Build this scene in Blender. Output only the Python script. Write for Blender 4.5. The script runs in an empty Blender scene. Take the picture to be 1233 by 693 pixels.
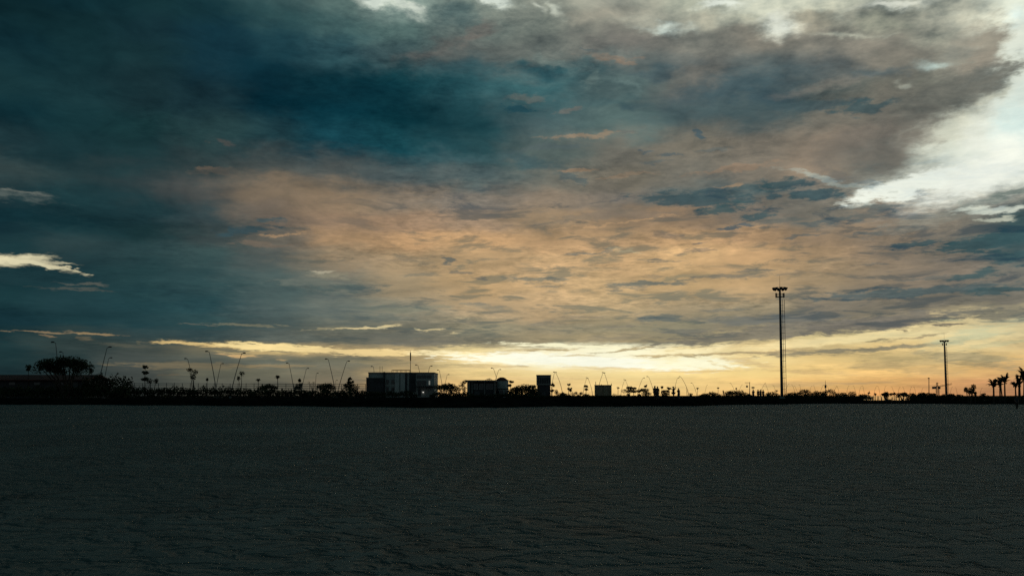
import bpy, bmesh, math, random
from mathutils import Vector, Matrix
R = math.radians
sc = bpy.context.scene
col = sc.collection
rnd = random.Random(7)

# ------------------------------------------------------------------ camera
F = 1100.0            # focal length in photo pixels (photo is 1233 wide)
HOR = 476.0           # row of the true horizon
EYE = 1.4
PITCH = R(4.0)
PP = HOR - F * math.tan(PITCH)      # row of the optical axis
cd = bpy.data.cameras.new('camera'); cam = bpy.data.objects.new('camera', cd); col.objects.link(cam)
cam.location = (0, 0, EYE); cam.rotation_euler = (R(90) + PITCH, 0, 0)
cd.sensor_width = 36; cd.lens = 36 * F / 1233
cd.shift_y = (PP - 346.5) / 1233
cd.clip_start = .1; cd.clip_end = 60000
sc.camera = cam
CT, ST = math.cos(PITCH), math.sin(PITCH)

def ray(X, Y):
    xc = (X - 616.5) / F; yc = (PP - Y) / F
    return Vector((xc, CT - yc * ST, ST + yc * CT))
def W(X, Y, D):
    d = ray(X, Y); return Vector((0, 0, EYE)) + d * (D / d.y)
def Xw(X, D, z):
    return (X - 616.5) / F * (D * CT + (z - EYE) * ST)
def lerp_tab(tab, x):
    if x <= tab[0][0]: return tab[0][1]
    for (a, b), (c, d) in zip(tab, tab[1:]):
        if x <= c:
            t = (x - a) / (c - a); t = t * t * (3 - 2 * t)
            return b + (d - b) * t
    return tab[-1][1]

# ------------------------------------------------------------------ node helper
class NT:
    def __init__(s, tree): s.t = tree; s.n = tree.nodes; s.l = tree.links
    def _in(s, sock, v):
        if v is None: return
        if isinstance(v, bpy.types.NodeSocket): s.l.new(v, sock)
        else:
            if sock.type == 'RGBA' and len(v) == 3: v = (*v, 1)
            sock.default_value = v
    def math(s, op, a, b=None, c=None, clamp=False):
        n = s.n.new('ShaderNodeMath'); n.operation = op; n.use_clamp = clamp
        for i, v in enumerate((a, b, c)): s._in(n.inputs[i], v)
        return n.outputs[0]
    def vmath(s, op, a, b=None, out=0):
        n = s.n.new('ShaderNodeVectorMath'); n.operation = op
        s._in(n.inputs[0], a); s._in(n.inputs[1], b)
        return n.outputs[out]
    def scale(s, a, k):
        n = s.n.new('ShaderNodeVectorMath'); n.operation = 'SCALE'
        s._in(n.inputs[0], a); s._in(n.inputs[3], k); return n.outputs[0]
    def comb(s, x, y, z=0.0):
        n = s.n.new('ShaderNodeCombineXYZ')
        for i, v in enumerate((x, y, z)): s._in(n.inputs[i], v)
        return n.outputs[0]
    def sep(s, v):
        n = s.n.new('ShaderNodeSeparateXYZ'); s._in(n.inputs[0], v); return n.outputs
    def rng(s, v, a, b, c=0.0, d=1.0, smooth=True):
        n = s.n.new('ShaderNodeMapRange'); n.interpolation_type = 'SMOOTHSTEP' if smooth else 'LINEAR'
        n.clamp = True
        for i, q in enumerate((v, a, b, c, d)): s._in(n.inputs[i], q)
        return n.outputs[0]
    def mix(s, f, a, b, mode='MIX'):
        n = s.n.new('ShaderNodeMixRGB'); n.blend_type = mode
        for i, v in enumerate((f, a, b)): s._in(n.inputs[i], v)
        return n.outputs[0]
    def noise(s, vec, scale=1.0, detail=4.0, rough=.55, dist=0.0):
        n = s.n.new('ShaderNodeTexNoise'); s._in(n.inputs['Vector'], vec)
        n.noise_dimensions = '2D'; n.inputs['Scale'].default_value = scale; n.inputs['Detail'].default_value = detail
        n.inputs['Roughness'].default_value = rough; n.inputs['Distortion'].default_value = dist
        return n.outputs
    def mapping(s, vec, loc, rot, sca):
        n = s.n.new('ShaderNodeMapping'); n.vector_type = 'TEXTURE'; s._in(n.inputs[0], vec)
        n.inputs[1].default_value = loc; n.inputs[2].default_value = rot; n.inputs[3].default_value = sca
        return n.outputs[0]
    def ramp(s, f, stops):
        n = s.n.new('ShaderNodeValToRGB'); e = n.color_ramp.elements
        n.color_ramp.interpolation = 'EASE'
        e[0].position, e[0].color = stops[0][0], (*stops[0][1], 1)
        e[1].position, e[1].color = stops[-1][0], (*stops[-1][1], 1)
        for p, c in stops[1:-1]:
            q = e.new(p); q.color = (*c, 1)
        s._in(n.inputs[0], f); return n.outputs[0]
def lin(c):
    return tuple((v / 255 / 12.92 if v / 255 <= .04045 else ((v / 255 + .055) / 1.055) ** 2.4) for v in c)

# ------------------------------------------------------------------ the sky
SUN_AZ, SUN_EL = R(4.5), R(3.0)
COLS = [0, 82, 164, 247, 329, 411, 493, 575, 658, 740, 822, 904, 987, 1069, 1151, 1233]
ROWS = [
(0,  [(14,40,46),(20,48,54),(26,54,60),(34,64,70),(62,88,90),(85,108,106),(130,150,144),(110,125,120),(140,145,135),(160,162,150),(185,190,172),(205,210,192),(215,222,205),(228,232,214),(215,220,200),(200,218,212)]),
(30, [(10,32,38),(14,42,50),(20,48,54),(22,52,60),(46,76,80),(64,92,94),(85,110,108),(92,106,104),(125,132,124),(140,140,130),(172,175,160),(206,210,192),(190,193,176),(200,203,186),(196,200,182),(215,228,218)]),
(60, [(12,36,42),(16,42,48),(22,48,56),(20,52,64),(28,60,70),(44,76,84),(62,84,88),(80,88,88),(105,112,108),(110,110,106),(118,120,114),(120,118,110),(125,124,116),(140,142,130),(170,172,158),(225,232,215)]),
(100,[(16,44,52),(20,48,54),(22,48,54),(18,48,60),(12,44,56),(16,52,62),(18,58,67),(40,78,86),(60,98,104),(92,112,112),(105,106,102),(84,96,98),(90,96,96),(120,120,112),(130,132,124),(220,226,212)]),
(140,[(22,50,56),(24,52,58),(26,50,56),(24,48,56),(8,44,56),(8,46,58),(10,49,59),(26,62,70),(70,92,96),(84,106,106),(72,90,94),(70,88,92),(85,94,92),(108,108,100),(140,142,130),(214,228,220)]),
(180,[(16,46,54),(22,52,58),(26,56,60),(34,58,62),(28,56,64),(20,62,74),(24,70,80),(44,78,84),(86,100,98),(110,108,100),(114,110,100),(118,112,102),(126,116,104),(125,116,106),(190,194,180),(235,242,232)]),
(215,[(30,54,60),(24,50,56),(28,54,59),(46,62,65),(68,76,76),(80,86,85),(76,88,90),(76,92,94),(110,110,102),(120,114,102),(116,114,106),(120,114,104),(140,126,110),(110,116,112),(220,226,212),(245,248,236)]),
(240,[(50,66,68),(36,56,60),(42,58,62),(70,74,74),(122,108,92),(136,118,98),(130,118,104),(120,114,106),(130,118,104),(120,114,106),(98,106,104),(90,102,102),(128,122,112),(170,172,160),(235,238,224),(215,220,206)]),
(265,[(30,52,58),(28,56,62),(30,56,62),(54,70,74),(110,100,90),(150,126,104),(156,130,106),(146,126,106),(150,130,106),(150,128,104),(148,126,104),(120,112,102),(112,110,102),(135,122,108),(130,126,116),(120,122,116)]),
(290,[(20,46,54),(26,54,60),(30,56,60),(54,66,68),(100,96,88),(160,132,102),(186,150,112),(190,154,114),(180,148,112),(176,146,112),(186,152,114),(170,140,108),(146,126,104),(134,120,104),(120,114,104),(62,84,88)]),
(315,[(26,52,58),(40,60,64),(42,66,70),(54,76,78),(84,92,90),(150,132,108),(166,144,114),(186,156,118),(194,162,122),(198,164,122),(200,166,122),(190,156,116),(160,136,108),(140,124,106),(120,114,104),(64,86,90)]),
(345,[(22,50,56),(30,56,62),(38,66,70),(46,72,76),(74,92,92),(110,114,106),(160,142,114),(186,156,116),(194,164,124),(196,166,124),(200,168,124),(196,164,122),(160,140,112),(140,126,108),(128,118,106),(110,110,104)]),
(375,[(24,52,58),(32,60,66),(34,64,70),(40,70,76),(76,92,92),(104,112,106),(140,134,116),(170,150,120),(186,160,124),(176,156,122),(164,148,120),(150,138,114),(130,122,108),(120,114,102),(116,112,102),(120,116,106)]),
(395,[(20,46,54),(28,56,62),(34,62,68),(44,70,74),(70,84,84),(110,112,100),(120,118,104),(140,134,112),(150,140,116),(146,138,114),(140,134,112),(126,120,104),(120,114,100),(130,122,104),(215,196,148),(205,190,150)]),
(410,[(22,48,54),(50,66,66),(50,68,70),(56,74,76),(84,92,88),(110,110,98),(112,110,98),(130,124,106),(160,146,116),(165,150,118),(150,140,114),(180,164,124),(225,205,150),(235,215,160),(228,212,162),(220,202,154)]),
(422,[(30,54,58),(50,64,64),(70,78,74),(110,106,88),(150,136,104),(170,150,112),(170,152,114),(225,205,150),(255,245,205),(255,250,215),(255,240,190),(230,205,148),(190,168,122),(220,192,134),(226,204,150),(214,190,140)]),
(436,[(26,48,52),(40,56,58),(66,74,72),(80,86,80),(100,104,94),(118,116,100),(170,150,112),(240,215,155),(255,250,215),(255,250,220),(255,245,200),(250,225,160),(238,205,138),(205,180,128),(200,176,126),(214,180,122)]),
(450,[(28,48,52),(40,54,56),(64,70,68),(100,100,86),(110,108,92),(118,112,94),(180,156,112),(225,198,138),(245,218,154),(245,220,155),(245,218,150),(240,210,140),(234,198,130),(228,188,122),(215,176,116),(206,164,110)]),
(462,[(26,44,48),(36,50,52),(60,66,64),(86,88,80),(100,98,86),(118,108,90),(190,158,112),(220,184,124),(235,200,136),(240,208,142),(240,206,138),(232,196,130),(220,178,114),(224,174,110),(210,158,106),(184,136,98)]),
(478,[(24,40,44),(34,46,48),(58,62,60),(82,82,74),(96,92,80),(114,102,86),(190,150,104),(215,172,114),(235,190,124),(240,200,132),(236,194,126),(226,180,116),(222,164,102),(220,158,98),(200,144,98),(176,126,92)]),
]
# single clouds and openings: X, Y, half-length, half-height, tilt, colour, strength, core, ragged(p)/streaky(s)
BLOBS = [
(457,0,44,13,-14,(210,220,208),1,.4,'p'),(492,10,24,13,-20,(205,214,202),.9,.4,'p'),(588,-1,34,9,-16,(214,224,214),.9,.3,'p'),
(548,18,38,16,0,(70,92,95),.8,.2,'p'),(672,12,24,12,-38,(200,206,192),.8,.2,'p'),(645,6,16,8,-30,(196,202,190),.7,.2,'p'),
(720,20,60,16,0,(150,148,136),.6,.2,'p'),(800,34,44,9,-10,(214,226,216),.85,.0,'p'),(775,22,60,12,0,(176,178,164),.6,.0,'p'),(845,26,40,10,10,(160,160,146),.7,.3,'p'),
(870,4,46,9,4,(236,242,228),.9,.3,'p'),(900,20,26,9,-20,(165,166,150),.6,.2,'p'),(940,30,34,20,0,(236,240,225),.95,.2,'p'),(925,8,40,14,0,(205,208,190),.7,.1,'p'),
(975,26,34,13,-6,(146,144,130),.85,.3,'p'),(1060,26,44,9,-8,(158,160,144),.8,.3,'p'),(1020,42,50,7,-8,(205,208,190),.7,.1,'p'),
(1075,6,60,9,0,(240,242,226),.7,.2,'p'),(1105,20,30,7,-12,(160,160,146),.6,.2,'p'),
(1040,58,60,18,-12,(124,122,114),.85,.3,'p'),(1080,72,44,18,-10,(118,116,108),.8,.3,'p'),
(1130,48,26,20,0,(168,168,152),.7,.2,'p'),(1126,79,34,10,-8,(186,204,198),.85,.0,'p'),
(1217,98,44,78,0,(222,228,214),.9,.4,'p'),(1228,150,30,45,0,(206,228,224),.8,.3,'p'),(1222,22,22,20,0,(196,216,216),.7,.1,'p'),
(1187,54,26,28,12,(134,132,122),1,.6,'p'),(1174,80,32,18,10,(144,138,126),.95,.5,'p'),(1166,100,56,17,12,(108,114,110),.95,.5,'p'),
(1075,125,110,22,8,(112,110,102),.85,.4,'p'),(1128,122,72,26,18,(112,113,106),.95,.5,'p'),(1196,116,24,11,25,(184,186,170),.8,.3,'p'),
(1192,206,118,36,20,(240,244,232),1,.42,'p'),(1085,226,62,14,10,(240,245,232),.95,.4,'s'),(1040,168,80,26,14,(118,112,104),.75,.3,'p'),(1075,190,44,22,25,(116,112,104),.85,.3,'p'),
(1000,216,60,4,-18,(160,168,160),.7,.2,'s'),(1195,240,46,6,10,(150,158,150),.7,.2,'s'),(1220,232,30,5,10,(120,132,126),.8,.2,'s'),
(1060,250,26,5,-4,(90,108,110),.6,.2,'s'),(1130,262,70,8,8,(126,128,120),.6,.2,'s'),(1200,252,40,5,-4,(205,212,200),.8,.3,'s'),(1198,263,24,3,0,(190,194,178),.7,.2,'s'),
(880,106,95,18,6,(62,84,92),.8,.25,'p'),(930,116,40,12,0,(56,80,90),.75,.2,'p'),(1052,86,32,9,-6,(84,98,102),.8,.2,'p'),(970,128,60,8,0,(66,86,92),.75,.2,'s'),(1040,128,34,8,4,(62,86,92),.8,.3,'s'),
(990,104,60,9,4,(128,124,116),.6,.2,'p'),(1085,100,14,6,0,(176,178,164),.7,.1,'p'),
(800,78,60,14,0,(86,96,98),.6,.2,'p'),(790,88,34,9,0,(66,88,96),.65,.2,'p'),(735,68,34,4,-8,(130,114,100),.5,.2,'s'),(752,74,22,3,-12,(140,120,102),.45,.2,'s'),(705,60,8,2.5,-10,(84,98,102),.7,.2,'s'),
(650,84,40,14,-6,(38,80,90),.8,.3,'p'),(720,82,40,8,-8,(62,92,98),.6,.2,'p'),(715,97,14,10,0,(116,136,132),.8,.1,'p'),(668,74,24,5,-38,(116,132,128),.6,.1,'p'),(748,105,24,5,-38,(112,134,132),.6,.1,'p'),
(766,128,18,9,0,(62,86,94),.75,.2,'p'),(730,122,40,8,0,(74,102,106),.6,.2,'p'),(690,131,22,5,6,(118,112,106),.55,.2,'s'),(625,132,30,5,-4,(30,70,82),.8,.3,'s'),(640,118,30,5,4,(100,104,100),.6,.2,'s'),
(500,100,80,18,-3,(14,56,66),.55,.2,'p'),(440,110,90,28,-3,(6,42,54),.6,.2,'p'),(560,80,60,12,0,(38,78,88),.5,.2,'p'),(520,58,60,9,18,(92,92,90),.6,.2,'p'),(575,40,30,12,30,(108,100,96),.6,.2,'p'),
(700,163,50,4,2,(142,124,104),.7,.2,'s'),(660,178,50,5,3,(84,98,100),.75,.2,'s'),(748,158,12,3,6,(94,98,96),.7,.2,'s'),(640,196,40,10,-14,(62,88,94),.75,.3,'p'),(560,190,60,9,-6,(70,98,104),.5,.2,'p'),
(838,162,8,6,-35,(72,90,98),.9,.3,'s'),(808,186,12,3,-12,(84,96,100),.8,.2,'s'),(775,184,9,3,-8,(86,98,102),.8,.2,'s'),(860,180,24,3,8,(98,104,102),.7,.2,'s'),(790,197,18,3,6,(92,100,100),.7,.2,'s'),
(690,217,14,6,-22,(88,98,98),.9,.3,'s'),(695,206,22,3,4,(156,130,106),.7,.2,'s'),(750,210,40,3,4,(144,124,104),.6,.2,'s'),(885,203,60,4,6,(146,124,104),.6,.2,'s'),
(840,240,72,11,-4,(64,86,92),.85,.35,'s'),(905,225,26,5,8,(74,94,98),.8,.2,'s'),(945,222,28,6,0,(58,84,90),.85,.3,'s'),(985,233,28,7,-4,(56,84,92),.85,.3,'s'),(935,235,14,4,0,(60,86,94),.8,.3,'s'),(880,224,20,2.4,0,(160,136,110),.7,.2,'s'),
(868,252,26,7,4,(64,88,92),.85,.3,'s'),(910,260,24,6,10,(62,86,92),.85,.3,'s'),(886,275,17,2.6,2,(88,98,102),.9,.3,'s'),(935,266,40,6,4,(92,100,98),.7,.2,'s'),(1000,269,38,5,2,(84,96,98),.8,.2,'s'),(1040,258,40,5,6,(90,98,98),.7,.2,'s'),
(970,284,30,2.5,5,(104,106,102),.8,.2,'s'),(1040,283,28,3.4,-2,(92,100,100),.8,.2,'s'),(1075,280,40,5,8,(104,106,102),.6,.2,'s'),(840,291,14,2,3,(116,110,104),.8,.2,'s'),(805,283,16,3,-14,(138,122,106),.6,.2,'s'),
(1100,295,38,4.5,5,(68,90,95),.9,.35,'s'),(1195,290,60,10,6,(54,82,88),.9,.4,'s'),(1215,310,44,8,0,(56,84,90),.85,.3,'s'),(1175,331,30,5,4,(64,88,92),.9,.3,'s'),(1120,335,34,2,1,(96,102,100),.6,.2,'s'),(1046,319,14,1.8,-4,(116,112,104),.7,.2,'s'),
(1105,351,115,5.5,1.5,(80,96,99),.88,.4,'s'),(1200,350,46,4,1,(66,90,94),.85,.3,'s'),(1030,356,40,4,2,(100,106,104),.6,.2,'s'),
(2,234,50,8,0,(88,98,96),.75,-.15,'s'),(15,229,34,2.4,-3,(112,116,110),.55,-.1,'s'),(40,262,80,10,0,(14,44,52),.5,.2,'s'),
(18,313,42,8.5,5,(214,206,172),1,.12,'s'),(48,314,36,2.6,-3,(196,188,158),.9,.2,'s'),(50,319,40,3.2,-10,(214,206,172),1,.35,'s'),(80,324,22,2.4,-16,(208,198,164),.95,.4,'s'),(30,334,60,9,3,(28,54,60),.85,.4,'s'),(100,342,26,2,0,(100,100,92),.6,.1,'s'),(95,348,44,1.4,0,(84,86,80),.6,.1,'s'),
(255,205,30,4,4,(92,84,76),.5,.1,'s'),(268,172,12,4,0,(74,72,70),.6,.1,'s'),(245,203,10,2,0,(98,88,78),.6,.1,'s'),
(330,265,22,3,3,(72,88,92),.85,.2,'s'),(300,278,38,5,8,(50,72,80),.85,.3,'s'),(350,276,24,2.2,10,(92,94,90),.6,.2,'s'),(370,313,50,3,2,(98,100,92),.7,.2,'s'),(345,282,40,2,8,(166,136,104),.6,.2,'s'),(320,294,40,3,2,(112,100,88),.6,.2,'s'),
(390,327,16,2.4,8,(180,172,150),.85,-.1,'s'),(400,332,30,4,0,(146,142,122),.6,.1,'s'),(420,347,44,4.5,-1,(88,102,99),.8,.2,'s'),(370,340,46,4,0,(110,116,108),.6,.2,'s'),(350,350,60,6,0,(76,94,94),.6,.2,'s'),
(540,314,13,3.6,-4,(112,112,104),.95,.3,'s'),(505,331,30,3.2,3,(128,122,106),.75,.2,'s'),(553,327,12,2.4,-8,(134,124,108),.8,.2,'s'),(500,314,30,2.4,-14,(138,126,106),.6,.2,'s'),(580,335,16,2,2,(138,126,108),.8,.2,'s'),(470,311,60,1.8,2,(140,124,104),.5,.1,'s'),
(700,305,30,2.8,4,(122,120,110),.9,.25,'s'),(730,300,14,2.4,10,(138,130,114),.7,.2,'s'),(790,313.5,30,1.4,-1,(146,132,112),.8,.2,'s'),(755,301,24,2.6,-10,(206,180,138),.7,.1,'s'),
(645,337,34,3.6,0,(134,130,114),.85,.25,'s'),(665,344,24,2,2,(138,132,116),.7,.2,'s'),(775,342,52,4.2,1,(120,122,112),.9,.3,'s'),(755,348,22,2,0,(128,126,114),.7,.2,'s'),(885,333,54,3.4,1,(136,128,112),.75,.2,'s'),(900,326,30,2.2,0,(138,128,112),.7,.2,'s'),(715,325,40,4,2,(162,144,114),.5,.1,'s'),(790,332,18,1.8,0,(154,138,114),.6,.2,'s'),
(840,303,24,2.4,0,(140,124,106),.7,.2,'s'),(950,328,30,2.4,0,(130,122,108),.5,.2,'s'),
(700,262,80,5,6,(128,118,104),.6,.2,'s'),(760,258,70,3,0,(132,118,104),.6,.2,'s'),(740,268,90,1.6,6,(186,152,116),.6,.2,'s'),(560,245,80,9,-6,(114,110,104),.5,.1,'s'),
(795,383,30,5,0,(112,118,112),.85,.3,'s'),(868,373,32,2.6,2,(132,128,114),.85,.2,'s'),(890,386,60,5.5,-1,(112,114,108),.8,.2,'s'),(655,390,22,3.6,0,(134,128,112),.75,.2,'s'),(745,393,22,2.4,0,(132,126,112),.7,.2,'s'),(825,400,34,5,-2,(116,116,108),.75,.2,'s'),(740,406,46,4,4,(136,128,110),.65,.2,'s'),(955,384,60,8,0,(110,112,108),.7,.2,'s'),(700,382,50,2,2,(146,134,114),.6,.2,'s'),
(580,366,24,2.6,-4,(128,126,114),.8,.2,'s'),(600,372,40,4,-6,(140,134,116),.6,.2,'s'),(480,372,60,6,2,(122,126,112),.6,.2,'s'),(440,382,70,5,-1,(96,106,102),.6,.2,'s'),(560,384,12,1.4,0,(196,178,140),.7,.1,'s'),
(60,399.5,46,1.3,0,(136,118,92),.95,.2,'s'),(122,401.5,24,1.3,-2,(150,128,96),.95,.2,'s'),(66,404,8,1,0,(140,118,90),.7,.2,'s'),(108,408,13,2,2,(108,100,82),.9,.2,'s'),(250,407,30,1,0,(70,82,80),.6,.2,'s'),
(90,412,70,6,0,(44,58,58),.5,.2,'s'),
(235,390,20,1,0,(92,94,86),.7,.2,'s'),(300,391,44,1.6,-1,(118,116,98),.8,.2,'s'),
(250,414.5,64,3.2,-2,(214,184,126),1,.25,'s'),(345,419,84,5.2,-3,(246,220,156),1,.35,'s'),(440,423.5,84,4.2,-1,(236,208,148),1,.3,'s'),(330,425,60,2,0,(190,166,116),.7,.2,'s'),(290,428,24,1.7,0,(200,166,116),.85,.2,'s'),(340,433,9,2,0,(190,160,116),.9,.2,'s'),
(235,440,90,4.5,0,(116,106,84),.75,.2,'s'),(330,440,50,2.6,0,(142,126,96),.7,.2,'s'),(200,451,12,1,4,(100,90,74),.7,.2,'s'),(150,415,40,2,-2,(92,92,80),.6,.1,'s'),
(445,394.5,42,1.8,5,(222,202,154),1,.2,'s'),(395,396,40,1,3,(160,150,120),.7,.1,'s'),(517,396.5,16,1.3,-8,(206,188,144),.9,.2,'s'),(553,400,11,1.2,-2,(196,180,140),.8,.2,'s'),(470,404,70,5,0,(104,106,98),.7,.2,'s'),(520,413,70,4,0,(106,106,98),.75,.2,'s'),(590,410,50,3,0,(130,124,106),.6,.2,'s'),
(360,407,80,6,-2,(86,94,90),.7,.2,'s'),(250,402,70,6,0,(50,70,74),.5,.2,'s'),(400,432,90,2.6,0,(118,116,98),.8,.2,'s'),(470,436,60,2,0,(150,138,108),.6,.2,'s'),
(560,426,74,3.6,-1,(252,234,182),1,.2,'s'),(640,432,100,8,-1,(255,252,226),1,.4,'s'),(730,436,120,7,-4,(255,254,232),1,.4,'s'),(690,416.5,84,2.6,-2,(255,248,208),1,.25,'s'),(840,437,62,7,0,(255,250,214),1,.3,'s'),(575,437,26,1.8,0,(250,236,190),.8,.2,'s'),
(560,439,60,1.6,0,(196,176,130),.7,.2,'s'),
(655,421,46,1.8,1,(196,172,126),.85,.2,'s'),(755,420,42,2.2,7,(176,158,120),.9,.2,'s'),(880,425.5,110,2,2,(168,150,116),.9,.25,'s'),(1040,420.5,112,3,3,(138,130,108),.95,.3,'s'),(950,427,40,3,1,(150,138,112),.7,.2,'s'),
(840,417,50,2.4,6,(240,220,164),.8,.2,'s'),(960,414,110,4,5,(236,216,162),.9,.3,'s'),(1050,404,60,5,9,(240,220,164),.85,.3,'s'),
(930,400,130,9,5,(118,114,104),.85,.4,'s'),(1060,388,90,8,5,(114,110,102),.9,.45,'s'),(1142,391,22,1.8,-2,(122,114,100),.95,.3,'s'),(1200,378,60,8,-3,(112,112,104),.8,.3,'s'),
(1085,398,9,1.5,-14,(146,134,108),.9,.2,'s'),(1060,410,22,1.6,4,(160,146,114),.9,.2,'s'),(1108,405,26,1.8,10,(172,156,122),.85,.2,'s'),
(1165,405,44,8,12,(206,204,164),.8,.2,'s'),(1200,414,40,4,6,(200,194,152),.6,.2,'s'),(1175,412,30,3,14,(236,214,158),.7,.2,'s'),
(1160,429,56,5.5,-6,(170,156,120),.85,.25,'s'),(1190,440,44,4,-6,(164,148,114),.7,.2,'s'),(1060,440,44,5,0,(188,164,118),.7,.2,'s'),(1120,447,36,5,0,(184,158,114),.6,.2,'s'),(985,448,56,3,-3,(204,174,122),.7,.2,'s'),
(905,436,46,4,-12,(222,192,136),.7,.2,'s'),(870,441,20,2,-24,(226,198,140),.6,.1,'s'),(960,462,70,3,0,(196,164,116),.6,.2,'s'),(1040,461,40,1.6,0,(190,156,112),.6,.2,'s'),(600,441,60,2,0,(204,182,136),.8,.2,'s'),(795,428,44,1.8,3,(206,184,138),.8,.2,'s'),(690,428,34,1.5,0,(222,200,150),.7,.2,'s'),(840,447,64,1.8,0,(214,186,132),.7,.2,'s'),(735,443,50,1.6,-2,(226,200,146),.7,.2,'s'),(640,455,80,2,0,(236,204,146),.5,.2,'s'),(700,447,90,2,0,(250,226,166),.5,.2,'s'),
]

OVER_A, OVER_B = (20, 49, 55), (40, 72, 76)
REAR = (112, 119, 117)
w = bpy.data.worlds.new('World'); sc.world = w; w.use_nodes = True
t = w.node_tree; t.nodes.clear(); N = NT(t)
gen = t.nodes.new('ShaderNodeTexCoord').outputs['Generated']
x, y, z = N.sep(gen)[0:3]
az = N.math('ARCTAN2', x, y)
rho = N.math('MAXIMUM', N.math('SQRT', N.math('ADD', N.math('MULTIPLY', x, x), N.math('MULTIPLY', y, y))), .001)
U0 = N.math('MULTIPLY', az, F)
V0 = N.math('MULTIPLY', N.math('DIVIDE', z, rho), F)
def UV(X, Y):
    d = ray(X, Y); return F * math.atan2(d.x, d.y), F * d.z / math.hypot(d.x, d.y)
# coordinates on the cloud layer overhead
zz = N.math('ADD', N.math('MAXIMUM', z, 0.0), .07)
Q = N.comb(N.math('DIVIDE', x, zz), N.math('DIVIDE', y, zz), 0.0)
half = (.5, .5, .5)
VC = N.math('MULTIPLY', N.math('LOGARITHM', N.math('ADD', 1.0, N.math('MULTIPLY', N.math('MAXIMUM', V0, -90.0), 1 / 130.0)), math.e), 130.0)
def uvn(a_, b_, detail, rough, dist=0.0, out='Color', v=None):
    return N.noise(N.comb(N.math('MULTIPLY', U0, a_), N.math('MULTIPLY', V0 if v is None else v, b_)), 1.0, detail, rough, dist)[out]
big = N.vmath('SUBTRACT', N.noise(Q, 1.1, 2, .5)['Color'], half)
mid = N.vmath('SUBTRACT', N.noise(Q, 4.2, 4, .6)['Color'], half)
fin = N.vmath('SUBTRACT', uvn(.026, .20, 4, .62, v=VC), half)
puf = N.vmath('SUBTRACT', uvn(.021, .036, 4, .56), half)
k = N.rng(V0, 0, 330, .10, 1.0, smooth=False)
kx = N.rng(V0, 0, 330, .45, 1.0, smooth=False)
# where on the sky's large colour fields we look
wb = N.vmath('ADD', N.vmath('MULTIPLY', big, (80, 40, 0)), N.vmath('MULTIPLY', mid, (70, 40, 0)))
wb = N.vmath('ADD', wb, N.vmath('MULTIPLY', puf, (40, 26, 0)))
B = N.vmath('ADD', N.comb(U0, V0), N.vmath('MULTIPLY', wb, N.comb(kx, k)))
P0 = N.comb(U0, V0)
f_ = N.sep(fin)
Ps = N.comb(N.math('ADD', U0, N.math('MULTIPLY', f_[0], 46.0)),
            N.math('ADD', V0, N.math('MULTIPLY', N.math('MULTIPLY', f_[1], 18.0), N.rng(V0, 0, 200, .25, 1, smooth=False))), 0.0)
Pp = N.vmath('ADD', P0, N.vmath('MULTIPLY', puf, (56, 36, 0)))
fray = N.math('ADD', N.math('MULTIPLY', N.math('SUBTRACT', uvn(.055, .52, 4, .62, .2, 'Fac', VC), .5), 1.5), N.math('MULTIPLY', f_[2], .7))
# fine cloud texture: brighter and darker wisps, cooler where thick
wis = N.noise(Q, 8.0, 6, .68, .5)['Fac']
wis2 = uvn(.034, .27, 5, .66, .4, 'Fac', VC)
wis3 = uvn(.085, .90, 3, .6, .3, 'Fac', VC)
mot = uvn(.013, .024, 5, .6, .5, 'Fac')
patch = N.rng(N.noise(Q, 1.3, 3, .5)['Fac'], .36, .66, .35, 1.25)
soft = uvn(.008, .07, 3, .55, .3, 'Fac', VC)
amp = N.math('MULTIPLY', N.math('MULTIPLY', N.rng(V0, 0, 90, .5, 1.0), N.rng(U0, -420, 0, .6, 1.0)), patch)
g = N.math('ADD', N.math('MULTIPLY', N.math('SUBTRACT', wis, .5), .62), N.math('MULTIPLY', N.math('SUBTRACT', wis2, .5), .66))
g = N.math('ADD', g, N.math('MULTIPLY', N.math('SUBTRACT', wis3, .5), .42))
g = N.math('MULTIPLY', g, amp)
g = N.math('ADD', g, N.math('MULTIPLY', N.math('SUBTRACT', soft, .5), .75))
g = N.math('ADD', g, N.math('MULTIPLY', N.math('SUBTRACT', mot, .5), N.rng(V0, 60, 330, .2, .9)))
g = N.math('ADD', g, N.math('MULTIPLY', N.sep(puf)[2], N.math('MULTIPLY', N.rng(V0, 330, 420), N.rng(U0, -60, 330, 0, 1.7))))
# small separate cloudlets drifting in front of the glow
clet = N.math('MULTIPLY', N.rng(uvn(.0125, .15, 6, .62, .35, 'Fac', VC), .51, .66), N.math('MULTIPLY', N.math('MULTIPLY', N.rng(V0, 46, 84), N.rng(V0, 290, 215)), N.rng(U0, -330, -60, 0, .85)))
g = N.math('MAXIMUM', N.math('ADD', 1.0, g), .3)
gain = N.comb(N.math('POWER', g, 1.13), g, N.math('POWER', g, .88))
gain = N.vmath('MULTIPLY', N.mix(clet, gain, (.47, .60, .76)), (1.0, 1.0, .965))

UL, UR = UV(-60, 300)[0], UV(1293, 300)[0]
RV = [UV(616, Y)[1] for Y, cs in ROWS]            # elevations, from high to low
def madd(N, a_, b_, c_):
    n = N.n.new('ShaderNodeVectorMath'); n.operation = 'MULTIPLY_ADD'
    N._in(n.inputs[0], a_); N._in(n.inputs[1], b_); N._in(n.inputs[2], c_); return n.outputs[0]

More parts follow.
